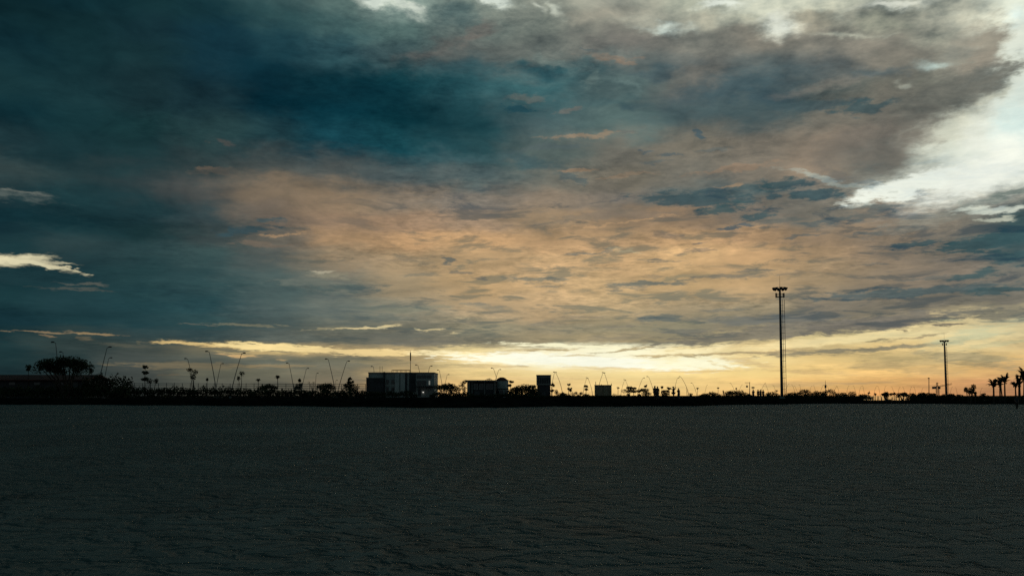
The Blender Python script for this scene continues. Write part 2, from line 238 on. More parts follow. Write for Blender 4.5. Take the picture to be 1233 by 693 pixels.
def region(u0, u1, v0, v1, blobs=True):
    """colour of the clouds for directions inside this window of azimuth and elevation, as a node group of its own"""
    ng = bpy.data.node_groups.new('clouds', 'ShaderNodeTree')
    for nm in ('B', 'Pp', 'Ps', 'gain', 'fray'): ng.interface.new_socket(nm, in_out='INPUT', socket_type='NodeSocketVector')
    ng.interface.new_socket('color', in_out='OUTPUT', socket_type='NodeSocketColor')
    G = NT(ng); gi = ng.nodes.new('NodeGroupInput').outputs; go = ng.nodes.new('NodeGroupOutput')
    lo = [i for i, v in enumerate(RV) if v <= v1 + 40]; hi = [i for i, v in enumerate(RV) if v >= v0 - 40]
    i0 = max(0, (min(lo) if lo else len(RV) - 1) - 1); i1 = min(len(RV) - 1, (max(hi) if hi else 0) + 1)
    if i1 < i0: i0 = i1
    eps = (1e-7,) * 3
    def row(i, prev):
        bb = G.sep(madd(G, gi[0] if prev is None else prev, eps, gi[0]))
        fu = G.rng(bb[0], UL, UR, 0, 1, smooth=False)
        return G.ramp(fu, [((UV(X, ROWS[i][0])[0] - UL) / (UR - UL), lin(c)) for X, c in zip(COLS, ROWS[i][1])]), bb[1]
    cur = row(i0, None)[0]
    for i in range(i0 + 1, i1 + 1):
        c1, vb = row(i, cur)
        cur = G.mix(G.rng(vb, RV[i - 1], RV[i], 0, 1), cur, c1)
    if blobs:
        n_ = 0
        for (X, Y, rx, ry, ang, c, s_, core, kind) in BLOBS:
            u, v = UV(X, Y); ca, sa = abs(math.cos(R(ang))), abs(math.sin(R(ang)))
            eu = (rx * ca + ry * sa) * 1.25 + 24; ev = (rx * sa + ry * ca) * 1.25 + 16
            if u + eu < u0 or u - eu > u1 or v + ev < v0 or v - ev > v1: continue
            if n_ % 12 == 0: pp, ps = madd(G, cur, eps, gi[1]), madd(G, cur, eps, gi[2])
            n_ += 1
            m = G.mapping(pp if kind == 'p' else ps, (u, v, 0), (0, 0, R(ang)), (rx * 1.2, ry * 1.2, 1) if kind == 's' else (rx * 1.35, ry * 1.35, 1))
            # the third coordinate frays the edge
            ln = G.math('MULTIPLY_ADD', gi[4], (.55 if sum(c) > 480 and Y < 340 else 1.0) if kind == 's' else (.22 if sum(c) > 420 else .45), G.vmath('LENGTH', m, out=1))
            fac = G.rng(ln, 1.0, min(.8, core + .12) if kind == 's' else core * .35, 0, math.sqrt(s_) if kind == 'p' and sum(c) > 420 else s_)
            if kind == 'p' and sum(c) > 420: fac = G.math('MULTIPLY', fac, fac)          # thin bright edges fade softly
            
            cur = G.mix(fac, cur, lin(c))
    G._in(go.inputs[0], G.mix(G.rng(G.vmath('DOT_PRODUCT', cur, (.3, .6, .1), out=1), .45, .85, 1, .3), cur, gi[3], 'MULTIPLY'))
    g_ = t.nodes.new('ShaderNodeGroup'); g_.node_tree = ng
    for i_, v_ in enumerate((B, Pp, Ps, gain, fray)): N._in(g_.inputs[i_], v_)
    return g_.outputs[0]
sky = t.nodes.new('ShaderNodeTexSky'); sky.sky_type = 'NISHITA'; sky.sun_disc = False
sky.sun_elevation = SUN_EL; sky.sun_rotation = SUN_AZ
def bg(c, strength=1.0):
    b = t.nodes.new('ShaderNodeBackground'); N._in(b.inputs[0], c); b.inputs[1].default_value = strength; return b.outputs[0]
def choose(v, edge, low, high):
    m = t.nodes.new('ShaderNodeMixShader'); t.links.new(N.math('GREATER_THAN', v, edge), m.inputs[0])
    t.links.new(low, m.inputs[1]); t.links.new(high, m.inputs[2]); return m.outputs[0]
def tree(v, edges, items):
    if len(items) == 1: return items[0]
    h = len(items) // 2
    return choose(v, edges[h - 1], tree(v, edges[:h - 1], items[:h]), tree(v, edges[h:], items[h:]))
# outside the photo: a grey-teal overcast with the clear sky showing through overhead and behind
def overcast():
    n = N.noise(Q, .8, 4, .6)['Fac']
    c = N.mix(N.rng(n, .35, .65), lin(OVER_A), lin(OVER_B))
    # paler towards the horizon behind the camera, away from the dark deck overhead
    c = N.mix(N.math('MULTIPLY', N.rng(z, .55, .05), N.rng(y, .1, -.3)), c, N.mix(N.rng(n, .3, .7), lin(REAR), lin((70, 84, 90))))
    return N.mix(1.0, c, N.scale(sky.outputs[0], N.rng(n, .55, .8, 0, .006)), 'ADD')
ucut = [UL + 30, -300, -90, 120, 330, UR - 30]
vcut = [-40, 40, 90, 180, 300, 480]
vs = [-999] + vcut + [9999]; us = [-9999] + ucut + [9999]
columns = []
for iu in range(len(us) - 1):
    if iu in (0, len(us) - 2):                      # beside the photo
        c = region(us[iu], us[iu + 1], -40, 480, False)
        c = N.mix(N.rng(y, .62, .1), c, overcast())
        columns.append(choose(V0, 480, bg(c), bg(N.mix(N.rng(V0, 480, 820), c, overcast()))))
        continue
    cells = []
    for iv in range(len(vs) - 1):
        if iv == 0: cells.append(bg(lin((40, 40, 36)))); continue
        c = region(us[iu], us[iu + 1], vs[iv], min(vs[iv + 1], 560))
        if iv == len(vs) - 2: c = N.mix(N.rng(V0, 500, 820), c, overcast())
        cells.append(bg(c))
    columns.append(tree(V0, vcut, cells))
wo = t.nodes.new('ShaderNodeOutputWorld'); t.links.new(tree(U0, ucut, columns), wo.inputs[0])
w.cycles.sampling_method = 'NONE'

sd = bpy.data.lights.new('sun', 'SUN'); so = bpy.data.objects.new('sun', sd); col.objects.link(so)
sd.energy = .04; sd.angle = R(6); sd.color = (1, .78, .5)
dirv = Vector((math.sin(SUN_AZ) * math.cos(SUN_EL), math.cos(SUN_AZ) * math.cos(SUN_EL), math.sin(SUN_EL)))
so.rotation_euler = dirv.to_track_quat('Z', 'Y').to_euler(); so.location = dirv * 300

sc.view_settings.view_transform = 'Standard'; sc.view_settings.look = 'None'
sc.view_settings.exposure = 0; sc.view_settings.gamma = 1; sc.view_settings.use_curve_mapping = False
sc.cycles.use_denoising = False; sc.cycles.use_adaptive_sampling = True; sc.cycles.adaptive_threshold = .004; sc.cycles.adaptive_min_samples = 16
sc.cycles.max_bounces = 4; sc.cycles.diffuse_bounces = 2
#OBJECTS#
# ------------------------------------------------------------------ materials
def mat(name, c, rough=.8, spec=.3, var=.25, scale=3.0, metal=0.0, bump=0.0, emit=None):
    m = bpy.data.materials.new(name); m.use_nodes = True
    M = NT(m.node_tree); b = m.node_tree.nodes['Principled BSDF']
    co = m.node_tree.nodes.new('ShaderNodeTexCoord').outputs['Object']
    n = m.node_tree.nodes.new('ShaderNodeTexNoise'); n.inputs['Scale'].default_value = scale; n.inputs['Detail'].default_value = 5
    m.node_tree.links.new(co, n.inputs['Vector'])
    lo = tuple(v * (1 - var) for v in c); hi = tuple(min(1, v * (1 + var)) for v in c)
    M._in(b.inputs['Base Color'], M.mix(M.rng(n.outputs['Fac'], .3, .7), lo, hi))
    b.inputs['Roughness'].default_value = rough; b.inputs['Metallic'].default_value = metal
    b.inputs['Specular IOR Level'].default_value = spec
    if bump:
        bp = m.node_tree.nodes.new('ShaderNodeBump'); bp.inputs['Distance'].default_value = bump
        M._in(bp.inputs['Height'], n.outputs['Fac']); M._in(b.inputs['Normal'], bp.outputs[0])
    if emit:
        b.inputs['Emission Color'].default_value = (*emit[0], 1); b.inputs['Emission Strength'].default_value = emit[1]
    return m
LEAF = mat('leaf', (.035, .045, .022), .7, .12, .45, .9)
LEAF2 = mat('palm_leaf', (.03, .042, .02), .6, .15, .4, .9)
BARK = mat('bark', (.06, .048, .038), .9, .1, .4, 2)
STEEL = mat('steel', (.13, .13, .13), .55, .35, .25, 1.2)
PAINT = mat('dark_paint', (.07, .075, .08), .55, .3, .25, 1.0)
WALL = mat('pale_wall', (.34, .35, .34), .85, .2, .16, .5)
PIER = mat('pier_render', (.47, .47, .45), .85, .2, .12, .6)
DARKWALL = mat('dark_cladding', (.055, .055, .06), .8, .2, .3, .4)
BROWN = mat('brown_slats', (.36, .27, .19), .8, .15, .2, .8)
SLAT = mat('cream_slats', (.46, .36, .26), .8, .15, .08, .8)
REDROOF = mat('red_roof', (.09, .032, .026), .8, .15, .3, .7)
GLASS = mat('window_glass', (.02, .025, .03), .08, .5, .2, .4)
CONC = mat('concrete', (.20, .20, .19), .85, .2, .2, .7)
SKIN = mat('skin', (.28, .17, .12), .6, .3, .08, 9)
HAIR = mat('hair', (.015, .013, .012), .5, .3, .3, 12)
CLOTHS = [mat('dark_cloth', (.035, .038, .05), .9, .1, .25, 6), mat('brown_cloth', (.06, .045, .04), .9, .1, .25, 6), mat('grey_cloth', (.08, .08, .085), .9, .1, .25, 6)]
BULB = mat('lit_bulb', (.9, .9, .85), .5, .2, 0, 1, emit=((1, .96, .86), .75))
SKYGLASS = mat('sky_glow_pane', (.3, .3, .28), .3, .4, .05, 1, emit=((.85, .9, .8), .16))  # emission stands in for bright sky showing in one pane

# ------------------------------------------------------------------ mesh helpers
class MB:
    def __init__(s): s.v = []; s.f = []
    def box(s, x0, x1, y0, y1, z0, z1):
        i = len(s.v)
        s.v += [(x, y, z) for x in (x0, x1) for y in (y0, y1) for z in (z0, z1)]
        s.f += [tuple(i + k for k in q) for q in ((0, 1, 3, 2), (4, 6, 7, 5), (0, 4, 5, 1), (2, 3, 7, 6), (0, 2, 6, 4), (1, 5, 7, 3))]
        return s
    def px(s, X0, X1, Yt, Yb, D, dep):
        a, b = W(X0, Yb, D), W(X1, Yt, D); return s.box(a.x, b.x, D, D + dep, a.z, b.z)
    def tube(s, pts, rads, n=6, cap=True):
        pts = [Vector(p) for p in pts]
        if not hasattr(rads, '__len__'): rads = [rads] * len(pts)
        i0 = len(s.v); up = Vector((0, 0, 1))
        for k, p in enumerate(pts):
            d = (pts[min(k + 1, len(pts) - 1)] - pts[max(k - 1, 0)])
            d = d.normalized() if d.length else up
            a = d.orthogonal().normalized() if abs(d.z) < .95 else Vector((1, 0, 0)) - d * d.x
            a.normalize(); b = d.cross(a)
            for j in range(n):
                q = 2 * math.pi * j / n; s.v.append(tuple(p + (a * math.cos(q) + b * math.sin(q)) * rads[k]))
        for k in range(len(pts) - 1):
            for j in range(n):
                s.f.append((i0 + k * n + j, i0 + k * n + (j + 1) % n, i0 + (k + 1) * n + (j + 1) % n, i0 + (k + 1) * n + j))
        if cap:
            s.f.append(tuple(i0 + j for j in reversed(range(n)))); s.f.append(tuple(i0 + (len(pts) - 1) * n + j for j in range(n)))
        return s
    def lathe(s, c, prof, n=12):
        """prof: (radius, z) pairs round the vertical axis through c"""
        i0 = len(s.v)
        for r, z in prof:
            for j in range(n):
                q = 2 * math.pi * (j + .5) / n; s.v.append((c[0] + r * math.cos(q), c[1] + r * math.sin(q), c[2] + z))
        for k in range(len(prof) - 1):
            for j in range(n):
                s.f.append((i0 + k * n + j, i0 + k * n + (j + 1) % n, i0 + (k + 1) * n + (j + 1) % n, i0 + (k + 1) * n + j))
        s.f.append(tuple(i0 + j for j in reversed(range(n)))); s.f.append(tuple(i0 + (len(prof) - 1) * n + j for j in range(n)))
        return s
    def leaf(s, p, size, flat=0.0):
        a = Vector((rnd.gauss(0, 1), rnd.gauss(0, 1), rnd.gauss(0, 1) * (1 - flat))).normalized()
        b = a.orthogonal(); b.rotate(Matrix.Rotation(rnd.random() * 6.28, 3, a)); b.normalize()
        l = size * rnd.uniform(.7, 1.3); wd = l * rnd.uniform(.35, .6); i = len(s.v); p = Vector(p)
        s.v += [tuple(p - a * l * .5), tuple(p + b * wd * .5), tuple(p + a * l * .5), tuple(p - b * wd * .5)]
        s.f.append((i, i + 1, i + 2, i + 3))
    def clump(s, c, r, n, size, flat=0.0):
        """leaves through an uneven ellipsoid"""
        lob = [(Vector((rnd.gauss(0, 1), rnd.gauss(0, 1), rnd.gauss(0, 1))).normalized(), rnd.uniform(-.35, .3)) for _ in range(7)]
        for _ in range(n):
            d = Vector((rnd.gauss(0, 1), rnd.gauss(0, 1), rnd.gauss(0, 1))).normalized()
            k = rnd.random() ** .45 * (1 + sum(w_ * max(0, d.dot(l)) ** 3 for l, w_ in lob))
            s.leaf((c[0] + d.x * r[0] * k, c[1] + d.y * r[1] * k, c[2] + d.z * r[2] * k), size, flat)
        return s
    def build(s, name, m, parent=None, smooth=False):
        me = bpy.data.meshes.new(name)
        off = Vector((0, 0, 0)); p = parent
        while p: off += p.location; p = p.parent
        me.from_pydata([tuple(Vector(v) - off) for v in s.v], [], s.f); me.materials.append(m)
        if smooth:
            for q in me.polygons: q.use_smooth = True
        me.update()
        o = bpy.data.objects.new(name, me); col.objects.link(o); o.parent = parent
        return o
def tag(o, label, cat, group=None, kind=None):
    o['label'] = label; o['category'] = cat
    if group: o['group'] = group
    if kind: o['kind'] = kind
    return o
def thing(name, loc, label, cat, group=None):
    o = bpy.data.objects.new(name, None); col.objects.link(o); o.location = loc; o.empty_display_size = .3
    return tag(o, label, cat, group)

# ------------------------------------------------------------------ the ground
TOE = [(-400, 487), (0, 487), (200, 487.6), (350, 489), (430, 490), (560, 490.6), (690, 489.6), (800, 488.8), (900, 487), (1000, 485.8), (1100, 485.8), (1233, 486.5), (1600, 487)]
HGT = [(-400, 1.0), (300, .95), (800, .92), (900, .88), (990, .55), (1040, .3), (1100, .3), (1150, .45), (1600, .55)]
def Dtoe(X): return EYE * F / (lerp_tab(TOE, X) - HOR) + 2.2 * math.sin(X * .021) + 1.6 * math.sin(X * .057 + 1) + 1.1 * math.sin(X * .13 + 2)
def gz(X, D):
    k = (D - Dtoe(X)) / 6.0
    k = max(0, min(1, k)); return lerp_tab(HGT, X) * k * k * (3 - 2 * k) - (.12 if k <= 0 else .12 * (1 - k))
def G(X, D): z_ = gz(X, D); return Vector((Xw(X, D, z_), D, z_))

def sand_material():
    m = bpy.data.materials.new('sand'); m.use_nodes = True
    M = NT(m.node_tree); n = m.node_tree; b = n.nodes['Principled BSDF']
    co = n.nodes.new('ShaderNodeTexCoord').outputs['Object']
    def no(scale, det, rough=.55, stretch=(1, 1, 1)):
        q = n.nodes.new('ShaderNodeTexNoise'); q.noise_dimensions = '2D'; q.inputs['Scale'].default_value = scale; q.inputs['Detail'].default_value = det; q.inputs['Roughness'].default_value = rough
        n.links.new(M.vmath('MULTIPLY', co, stretch), q.inputs['Vector']); return q.outputs['Fac']
    patches, damp, grain = no(.09, 4, .6), no(.6, 4, .6), no(38, 3, .7)
    c = M.mix(M.rng(patches, .35, .68), SAND_A, SAND_B)
    c = M.mix(M.rng(damp, .48, .72, 0, .6), c, tuple(v * .34 for v in SAND_A))
    c = M.mix(M.rng(grain, .35, .7, .0, .35), c, tuple(v * .5 for v in SAND_A))
    M._in(b.inputs['Base Color'], c)
    M._in(b.inputs['Roughness'], M.rng(damp, .4, .7, .92, .82)); b.inputs['Specular IOR Level'].default_value = .25
    wob = n.nodes.new('ShaderNodeTexNoise'); wob.inputs['Scale'].default_value = .8; n.links.new(co, wob.inputs['Vector'])
    cw = M.vmath('ADD', co, M.scale(wob.outputs['Color'], .9))
    def no2(scale, det, rough=.5):
        q = n.nodes.new('ShaderNodeTexNoise'); q.noise_dimensions = '2D'; q.inputs['Scale'].default_value = scale; q.inputs['Detail'].default_value = det; q.inputs['Roughness'].default_value = rough
        n.links.new(cw, q.inputs['Vector']); return q.outputs['Fac']
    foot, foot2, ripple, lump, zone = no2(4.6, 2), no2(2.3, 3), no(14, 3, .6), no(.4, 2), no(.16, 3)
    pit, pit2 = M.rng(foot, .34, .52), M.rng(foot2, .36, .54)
    # trodden hollows, deeper in some places; their shade is painted into the colour
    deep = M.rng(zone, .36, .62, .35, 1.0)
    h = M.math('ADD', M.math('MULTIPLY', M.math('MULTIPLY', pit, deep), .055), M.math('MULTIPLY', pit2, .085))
    h = M.math('ADD', h, M.math('MULTIPLY', ripple, .009))
    h = M.math('ADD', h, M.math('MULTIPLY', lump, .07))
    h = M.math('ADD', h, M.math('MULTIPLY', grain, .0012))
    c = M.mix(M.math('MULTIPLY', M.math('SUBTRACT', 1.0, M.math('MULTIPLY', pit, pit2)), M.math('MULTIPLY', deep, .42)), c, tuple(v * .42 for v in SAND_A))  # base colour darkened in the hollows, as if shaded
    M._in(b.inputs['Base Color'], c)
    bp = n.nodes.new('ShaderNodeBump'); bp.inputs['Distance'].default_value = 1.0; bp.inputs['Strength'].default_value = .75
    M._in(bp.inputs['Height'], h); M._in(b.inputs['Normal'], bp.outputs[0])
    return m
SAND_A, SAND_B = (.100, .119, .112), (.150, .173, .162)
sb = MB(); S_ = 15000
sb.v += [(-S_, -S_, 0), (S_, -S_, 0), (S_, S_, 0), (-S_, S_, 0)]; sb.f.append((0, 1, 2, 3))
o = sb.build('sand', sand_material()); o['kind'] = 'structure'
# raised grassy bank behind the sand, running back as flat land
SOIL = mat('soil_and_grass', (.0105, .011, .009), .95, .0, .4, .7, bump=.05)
lb = MB(); Xs = [-2600, -1800, -1200, -800, -550] + list(range(-400, 1632, 6)) + [1800, 2100, 2600, 3400]
rings = [0, .6, 1.2, 2, 3, 4, 5, 6, 8, 12, 20, 40, 80, 160, 320, 700, 1600, 4000, 11000]
r2 = random.Random(3)
for X in Xs:
    for s_ in rings:
        Xc = max(-400, min(1600, X)); D = Dtoe(Xc) + s_
        z_ = gz(Xc, D) + (r2.uniform(-.07, .09) if 0 < s_ < 90 else 0)
        lb.v.append(((X - 616.5) / F * D, D + (r2.uniform(-.5, .5) if s_ < 1 else 0), z_))
nr = len(rings)
for i in range(len(Xs) - 1):
    for j in range(nr - 1): lb.f.append((i * nr + j, (i + 1) * nr + j, (i + 1) * nr + j + 1, i * nr + j + 1))
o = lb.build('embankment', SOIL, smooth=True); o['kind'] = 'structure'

wm = mat('mirror_water', (.02, .03, .035), .06, .5, .1, .05)  # sheet added so its reflected sky brightens the gaps under the canopy trees
wb_ = MB()
for D in (214, 240, 300, 420, 700, 1500, 4200):
    for X in (1040, 1050, 1062, 1075, 1088, 1098): z_ = gz(X, D) + .05; wb_.v.append((Xw(X, D, z_), D, z_))
for i in range(6):
    for j in range(5): q = i * 6 + j; wb_.f.append((q, q + 1, q + 7, q + 6))
o = wb_.build('reflector', wm); o['kind'] = 'structure'
# ------------------------------------------------------------------ plants
def trunk_mb(p, tops, r0, r1):
    mb = MB(); a = Vector(p) - Vector((0, 0, .3))
    for q in tops:
        q = Vector(q); mid_ = a.lerp(q, .55) + Vector((rnd.uniform(-.1, .1), rnd.uniform(-.1, .1), (q.z - a.z) * .06))
        mb.tube([a, mid_, q], [r0, (r0 + r1) / 2, r1], 6)
    return mb
def layered_tree(X, D, tiers, label, group='young layered trees', top=None, name='layered_tree'):
    """tiers: (row, width in px, sideways px), each a flat plate of leaves on a straight trunk"""
    b = G(X, D); k = D / F
    r = thing(name, b, label, 'tree', group)
    tops = [(Y, w_, dx) for Y, w_, dx in tiers]
    hi = min(Y for Y, _, _ in tiers) if top is None else top
    pt = W(X, hi, D); mb = trunk_mb(b, [(pt.x, D, pt.z)], .11, .03)
    cr = MB()
    for Y, w_, dx in tops:
        c = W(X + dx, Y, D); rr = w_ / 2 * k
        for a in range(5):
            q = a * 1.256 + rnd.random(); mb.tube([(pt.x, D, c.z - .35 * rr), (c.x + math.cos(q) * rr * .75, D + math.sin(q) * rr * .75, c.z)], [.05, .015], 4)
        th = max(.34, .42 * rr)
        cr.clump((c.x, D, c.z), (rr, rr, th), int(80 + 80 * rr * rr), .34, .2)
        for a in range(3):
            q = rnd.random() * 6.28; cr.clump((c.x + math.cos(q) * rr * .7, D + math.sin(q) * rr * .7, c.z + rnd.uniform(-.25, .3)), (rr * .45, rr * .45, th * .8), 55, .3, .2)
    mb.build('trunk', BARK, r); cr.build('crown', LEAF, r); return r
def spread_tree(X0, X1, top, bot, D, label, group=None, name='spreading_tree', dens=1.0, xt=None):
    if D >= 295: top -= 1.5; bot += 1; X0 -= 2; X1 += 2; dens *= 1.3
    X = (X0 + X1) / 2 if xt is None else xt; b = G(X, D); k = D / F
    r = thing(name, b, label, 'tree', group); cr = MB(); tops = []
    hw = (X1 - X0) / 2; n = max(4, int(hw / 3.2) * 2)
    for i in range(n):
        u = -1 + 2 * (i + .5) / n + rnd.uniform(-.08, .08); e = math.sqrt(max(.05, 1 - u * u))
        Yc = bot - (bot - top) * (.25 + .62 * e * rnd.uniform(.82, 1.0)); c = W((X0 + X1) / 2 + u * hw * .88, Yc, D)
        dy = rnd.uniform(-1, 1) * hw * k * .7 * e
        rr = max(.5, min(hw * k * .42, (bot - top) * k * .42)) * rnd.uniform(.75, 1.15)
        cr.clump((c.x, D + dy, c.z), (rr * 1.2, rr, rr * .75), int((70 + 75 * rr * rr) * dens), .38)
        tops.append((c.x, D + dy, c.z))
    cz = W(X, (top + bot) / 2, D)
    for i in range(max(3, n // 2)):
        u = rnd.uniform(-.6, .6); c = W((X0 + X1) / 2 + u * hw, bot - (bot - top) * rnd.uniform(.2, .55), D)
        rr = max(.5, (bot - top) * k * .35); cr.clump((c.x, D + rnd.uniform(-1, 1), c.z), (rr * 1.3, rr, rr * .7), int((60 + 60 * rr * rr) * dens), .38)
    trunk_mb(b, tops[::2], .2, .04).build('trunk', BARK, r); cr.build('crown', LEAF, r); return r
def round_tree(X, D, blobs, label, group='young trees', name='young_tree', leaf=.3):
    """blobs: (dx, row, half-width px, half-height px)"""
    b = G(X, D); k = D / F; r = thing(name, b, label, 'tree', group); cr = MB(); tops = []
    for dx, Y, hw, hh in blobs:
        c = W(X + dx, Y, D); hw *= 1.2; hh *= 1.2; cr.clump((c.x, D, c.z), (hw * k, hw * k, hh * k), int(90 + 90 * hw * hh * k * k), leaf); tops.append((c.x, D, c.z))
    trunk_mb(b, tops, .1, .03).build('trunk', BARK, r); cr.build('crown', LEAF, r); return r
def palm(X, D, heart, label, group, half=6.0, up=8.0, lean=0.0, fronds=15, r0=.16, name='palm_tree'):
    """heart: row where the fronds start; half / up: spread of the crown in px"""
    b = G(X, D); k = D / F; r = thing(name, b, label, 'palm tree', group)
    h = W(X + lean, heart, D); mb = MB()
    mb.tube([b - Vector((0, 0, .3)), b.lerp(h, .5) + Vector((lean * k * .15, 0, 0)), h], [r0 * 1.25, r0, r0 * .8], 7).build('trunk', BARK, r)
    cr = MB()
    for i in range(fronds):
        q = 2 * math.pi * i / fronds + rnd.uniform(-.2, .2); el = rnd.uniform(.15, 1.0)
        L = half * k * rnd.uniform(.9, 1.15); dx, dy = math.cos(q), math.sin(q); rise = up * k * el
        pts = []
        for j in range(7):
            t_ = j / 6; pts.append(Vector((h.x + dx * L * t_ * (1.15 - .5 * el), D + dy * L * t_ * (1.15 - .5 * el), h.z + rise * (1.7 * t_ - .85 * t_ * t_) - L * .28 * t_ * t_ * t_)))
        cr.tube(pts, [.05, .045, .04, .035, .03, .02, .01], 4)
        side = Vector((-dy, dx, 0))
        for j in range(1, 7):
            for m_ in range(3):
                p = pts[j - 1].lerp(pts[j], m_ / 3.0); ll = (.75 if j < 5 else .45) * L * .33
                for sg in (-1, 1):
                    e = p + side * sg * ll * .8 + Vector((dx, dy, 0)) * ll * .5 - Vector((0, 0, ll * .3)); wv = (pts[j] - pts[j - 1]).normalized() * .09 * max(1, k / .2)
                    i_ = len(cr.v); cr.v += [tuple(p - wv), tuple(p + wv), tuple(e)]; cr.f.append((i_, i_ + 1, i_ + 2))
    cr.clump((h.x, D, h.z), (.3, .3, .35), 30, .35)
    cr.build('crown', LEAF2, r); return r
def hedge(X0, X1, top, D, label, group=None, name='hedge', rough=1.5, cat='hedge', leaf=.42, step=4.0):
    b = G((X0 + X1) / 2, D); k = D / F; cr = MB(); X = X0
    while X <= X1:
        ed = min(1, (X - X0 + 3) / 8, (X1 - X + 3) / 8)
        g_ = G(X, D); tp = W(X, top + rnd.uniform(-rough, rough) + (1 - ed) * 4, D).z; hh = max(.25, (tp - g_.z) / 2)
        cr.clump((g_.x, D, g_.z + hh), (step * k * .9, max(.7, step * k * .8), hh * 1.05), int(70 + 85 * hh * step * k), leaf)
        X += step
    return tag(cr.build(name, LEAF), label, cat, group)

# ------------------------------------------------------------------ lamps, masts
def street_lamp(Xb, Xt, Yt, D, label, group='curved street lamps', bow=0.0, thick=1.0, sgn=None):
    b = G(Xb, D); tp = W(Xt, Yt, D); r = thing('street_lamp', b, label, 'street lamp', group)
    sgn = (1 if Xt > Xb else -1) if sgn is None else sgn
    pts = []
    for j in range(11):
        t_ = j / 10; x_ = b.x + (tp.x - b.x) * (t_ ** (1.22 + bow)); pts.append((x_, D, b.z - .2 + (tp.z - b.z + .2) * t_))
    MB().tube(pts, [.11 * thick - .055 * thick * j / 10 for j in range(11)], 7).build('pole', STEEL, r, True)
    e = Vector((tp.x + sgn * .5, D, tp.z + .1))
    MB().tube([tp, tp.lerp(e, .6), e], [.05, .045, .04], 6).build('arm', STEEL, r)
    hd = MB(); p = Vector((tp.x + sgn * .2, D, tp.z + .08)); hd.tube([p, p + Vector((sgn * .2, 0, .07)), p + Vector((sgn * .55, 0, .06)), p + Vector((sgn * .7, 0, .0))], [.06, .13, .14, .07], 8)
    hd.build('lamp_head', PAINT, r)
    MB().lathe((b.x, D, b.z - .1), [(.22, 0), (.22, .35), (.13, .45)], 8).build('base', CONC, r)
    return r
def flood_mast(X, Xt, Yring, Yrod, D, label, r0, r1, S=1.0):
    b = G(X, D); r = thing('floodlight_mast', b, label, 'light mast', 'floodlight masts')
    tp = W(Xt, Yring, D); k = D / F
    def at(f_, dx=0.0, dy=0.0): q = b.lerp(tp, f_); return Vector((q.x + dx, D + dy, q.z))
    MB().tube([at(0) - Vector((0, 0, .4)), at(.5), at(.97), at(1.0)], [r0, (r0 + r1) / 2, r1, r1], 12).build('pole', STEEL, r, True)
    MB().lathe(at(0) - Vector((0, 0, .2)), [(r0 * 1.9, 0), (r0 * 1.9, .3), (r0 * 1.25, .5)], 12).build('base', CONC, r)
    rg = MB(); R_ = 1.05 * S
    for zz_ in (-.15, .35):
        rg.tube([tp + Vector((R_ * math.cos(a * math.pi / 8), R_ * math.sin(a * math.pi / 8), zz_)) for a in range(17)], .05, 5)
    for a in range(8): q = a * math.pi / 4; rg.tube([tp + Vector((0, 0, -.2)), tp + Vector((R_ * math.cos(q), R_ * math.sin(q), .1))], .045, 5)
    rg.build('lamp_ring', PAINT, r)
    for a in range(10):
        q = a * math.pi / 5 + .2; c = tp + Vector((1.32 * S * math.cos(q), 1.32 * S * math.sin(q), .05)); d = Vector((math.cos(q), math.sin(q), -.55)).normalized()
        MB().tube([c - d * .22 * S, c - d * .1 * S, c + d * .26 * S, c + d * .3 * S], [.12 * S, .24 * S, .38 * S, .36 * S], 8).build('floodlight', PAINT, r)
    rod = W(Xt - .2, Yrod, D); MB().tube([tp, Vector((tp.x, D, tp.z + .8)), rod], [.08, .045, .025], 6).build('lightning_rod', STEEL, r)
    pl = MB(); c = at(.925)
    pl.tube([c + Vector((1.0 * math.cos(a * math.pi / 6), 1.0 * math.sin(a * math.pi / 6), 0)) for a in range(13)], .06, 5)
    pl.tube([c + Vector((1.0 * math.cos(a * math.pi / 6), 1.0 * math.sin(a * math.pi / 6), .75)) for a in range(13)], .05, 5)
    for a in range(6): q = a * math.pi / 3; pl.tube([c, c + Vector((math.cos(q), math.sin(q), 0))], .05, 4); pl.tube([c + Vector((math.cos(q), math.sin(q), -.1)), c + Vector((math.cos(q), math.sin(q), .9))], .045, 4)
    pl.build('platform', PAINT, r)
    for q in (.1, 3.25): MB().box(c.x + math.cos(q) * 1.05 - .17, c.x + math.cos(q) * 1.05 + .17, D - .12, D + .12, c.z - .2, c.z + 1.05).build('antenna_panel', PAINT, r)
    ld = MB(); top_f = .9; off = (.5, 1.05)
    for dx in off: ld.tube([at(.02, r0 * .4 + dx), at(top_f, dx + .1)], .05 * S, 5)
    nn = int((tp.z - b.z) * .9 / 1.55)
    for i in range(nn): f_ = .03 + (top_f - .03) * i / nn; ld.tube([at(f_, 0), at(f_, off[1] + .12)], .05 * S, 4)
    for i in range(nn * 4): f_ = .03 + (top_f - .03) * i / (nn * 4); ld.tube([at(f_, off[0] + .1), at(f_, off[1] + .1)], .016, 3)
    ld.build('ladder', STEEL, r); return r

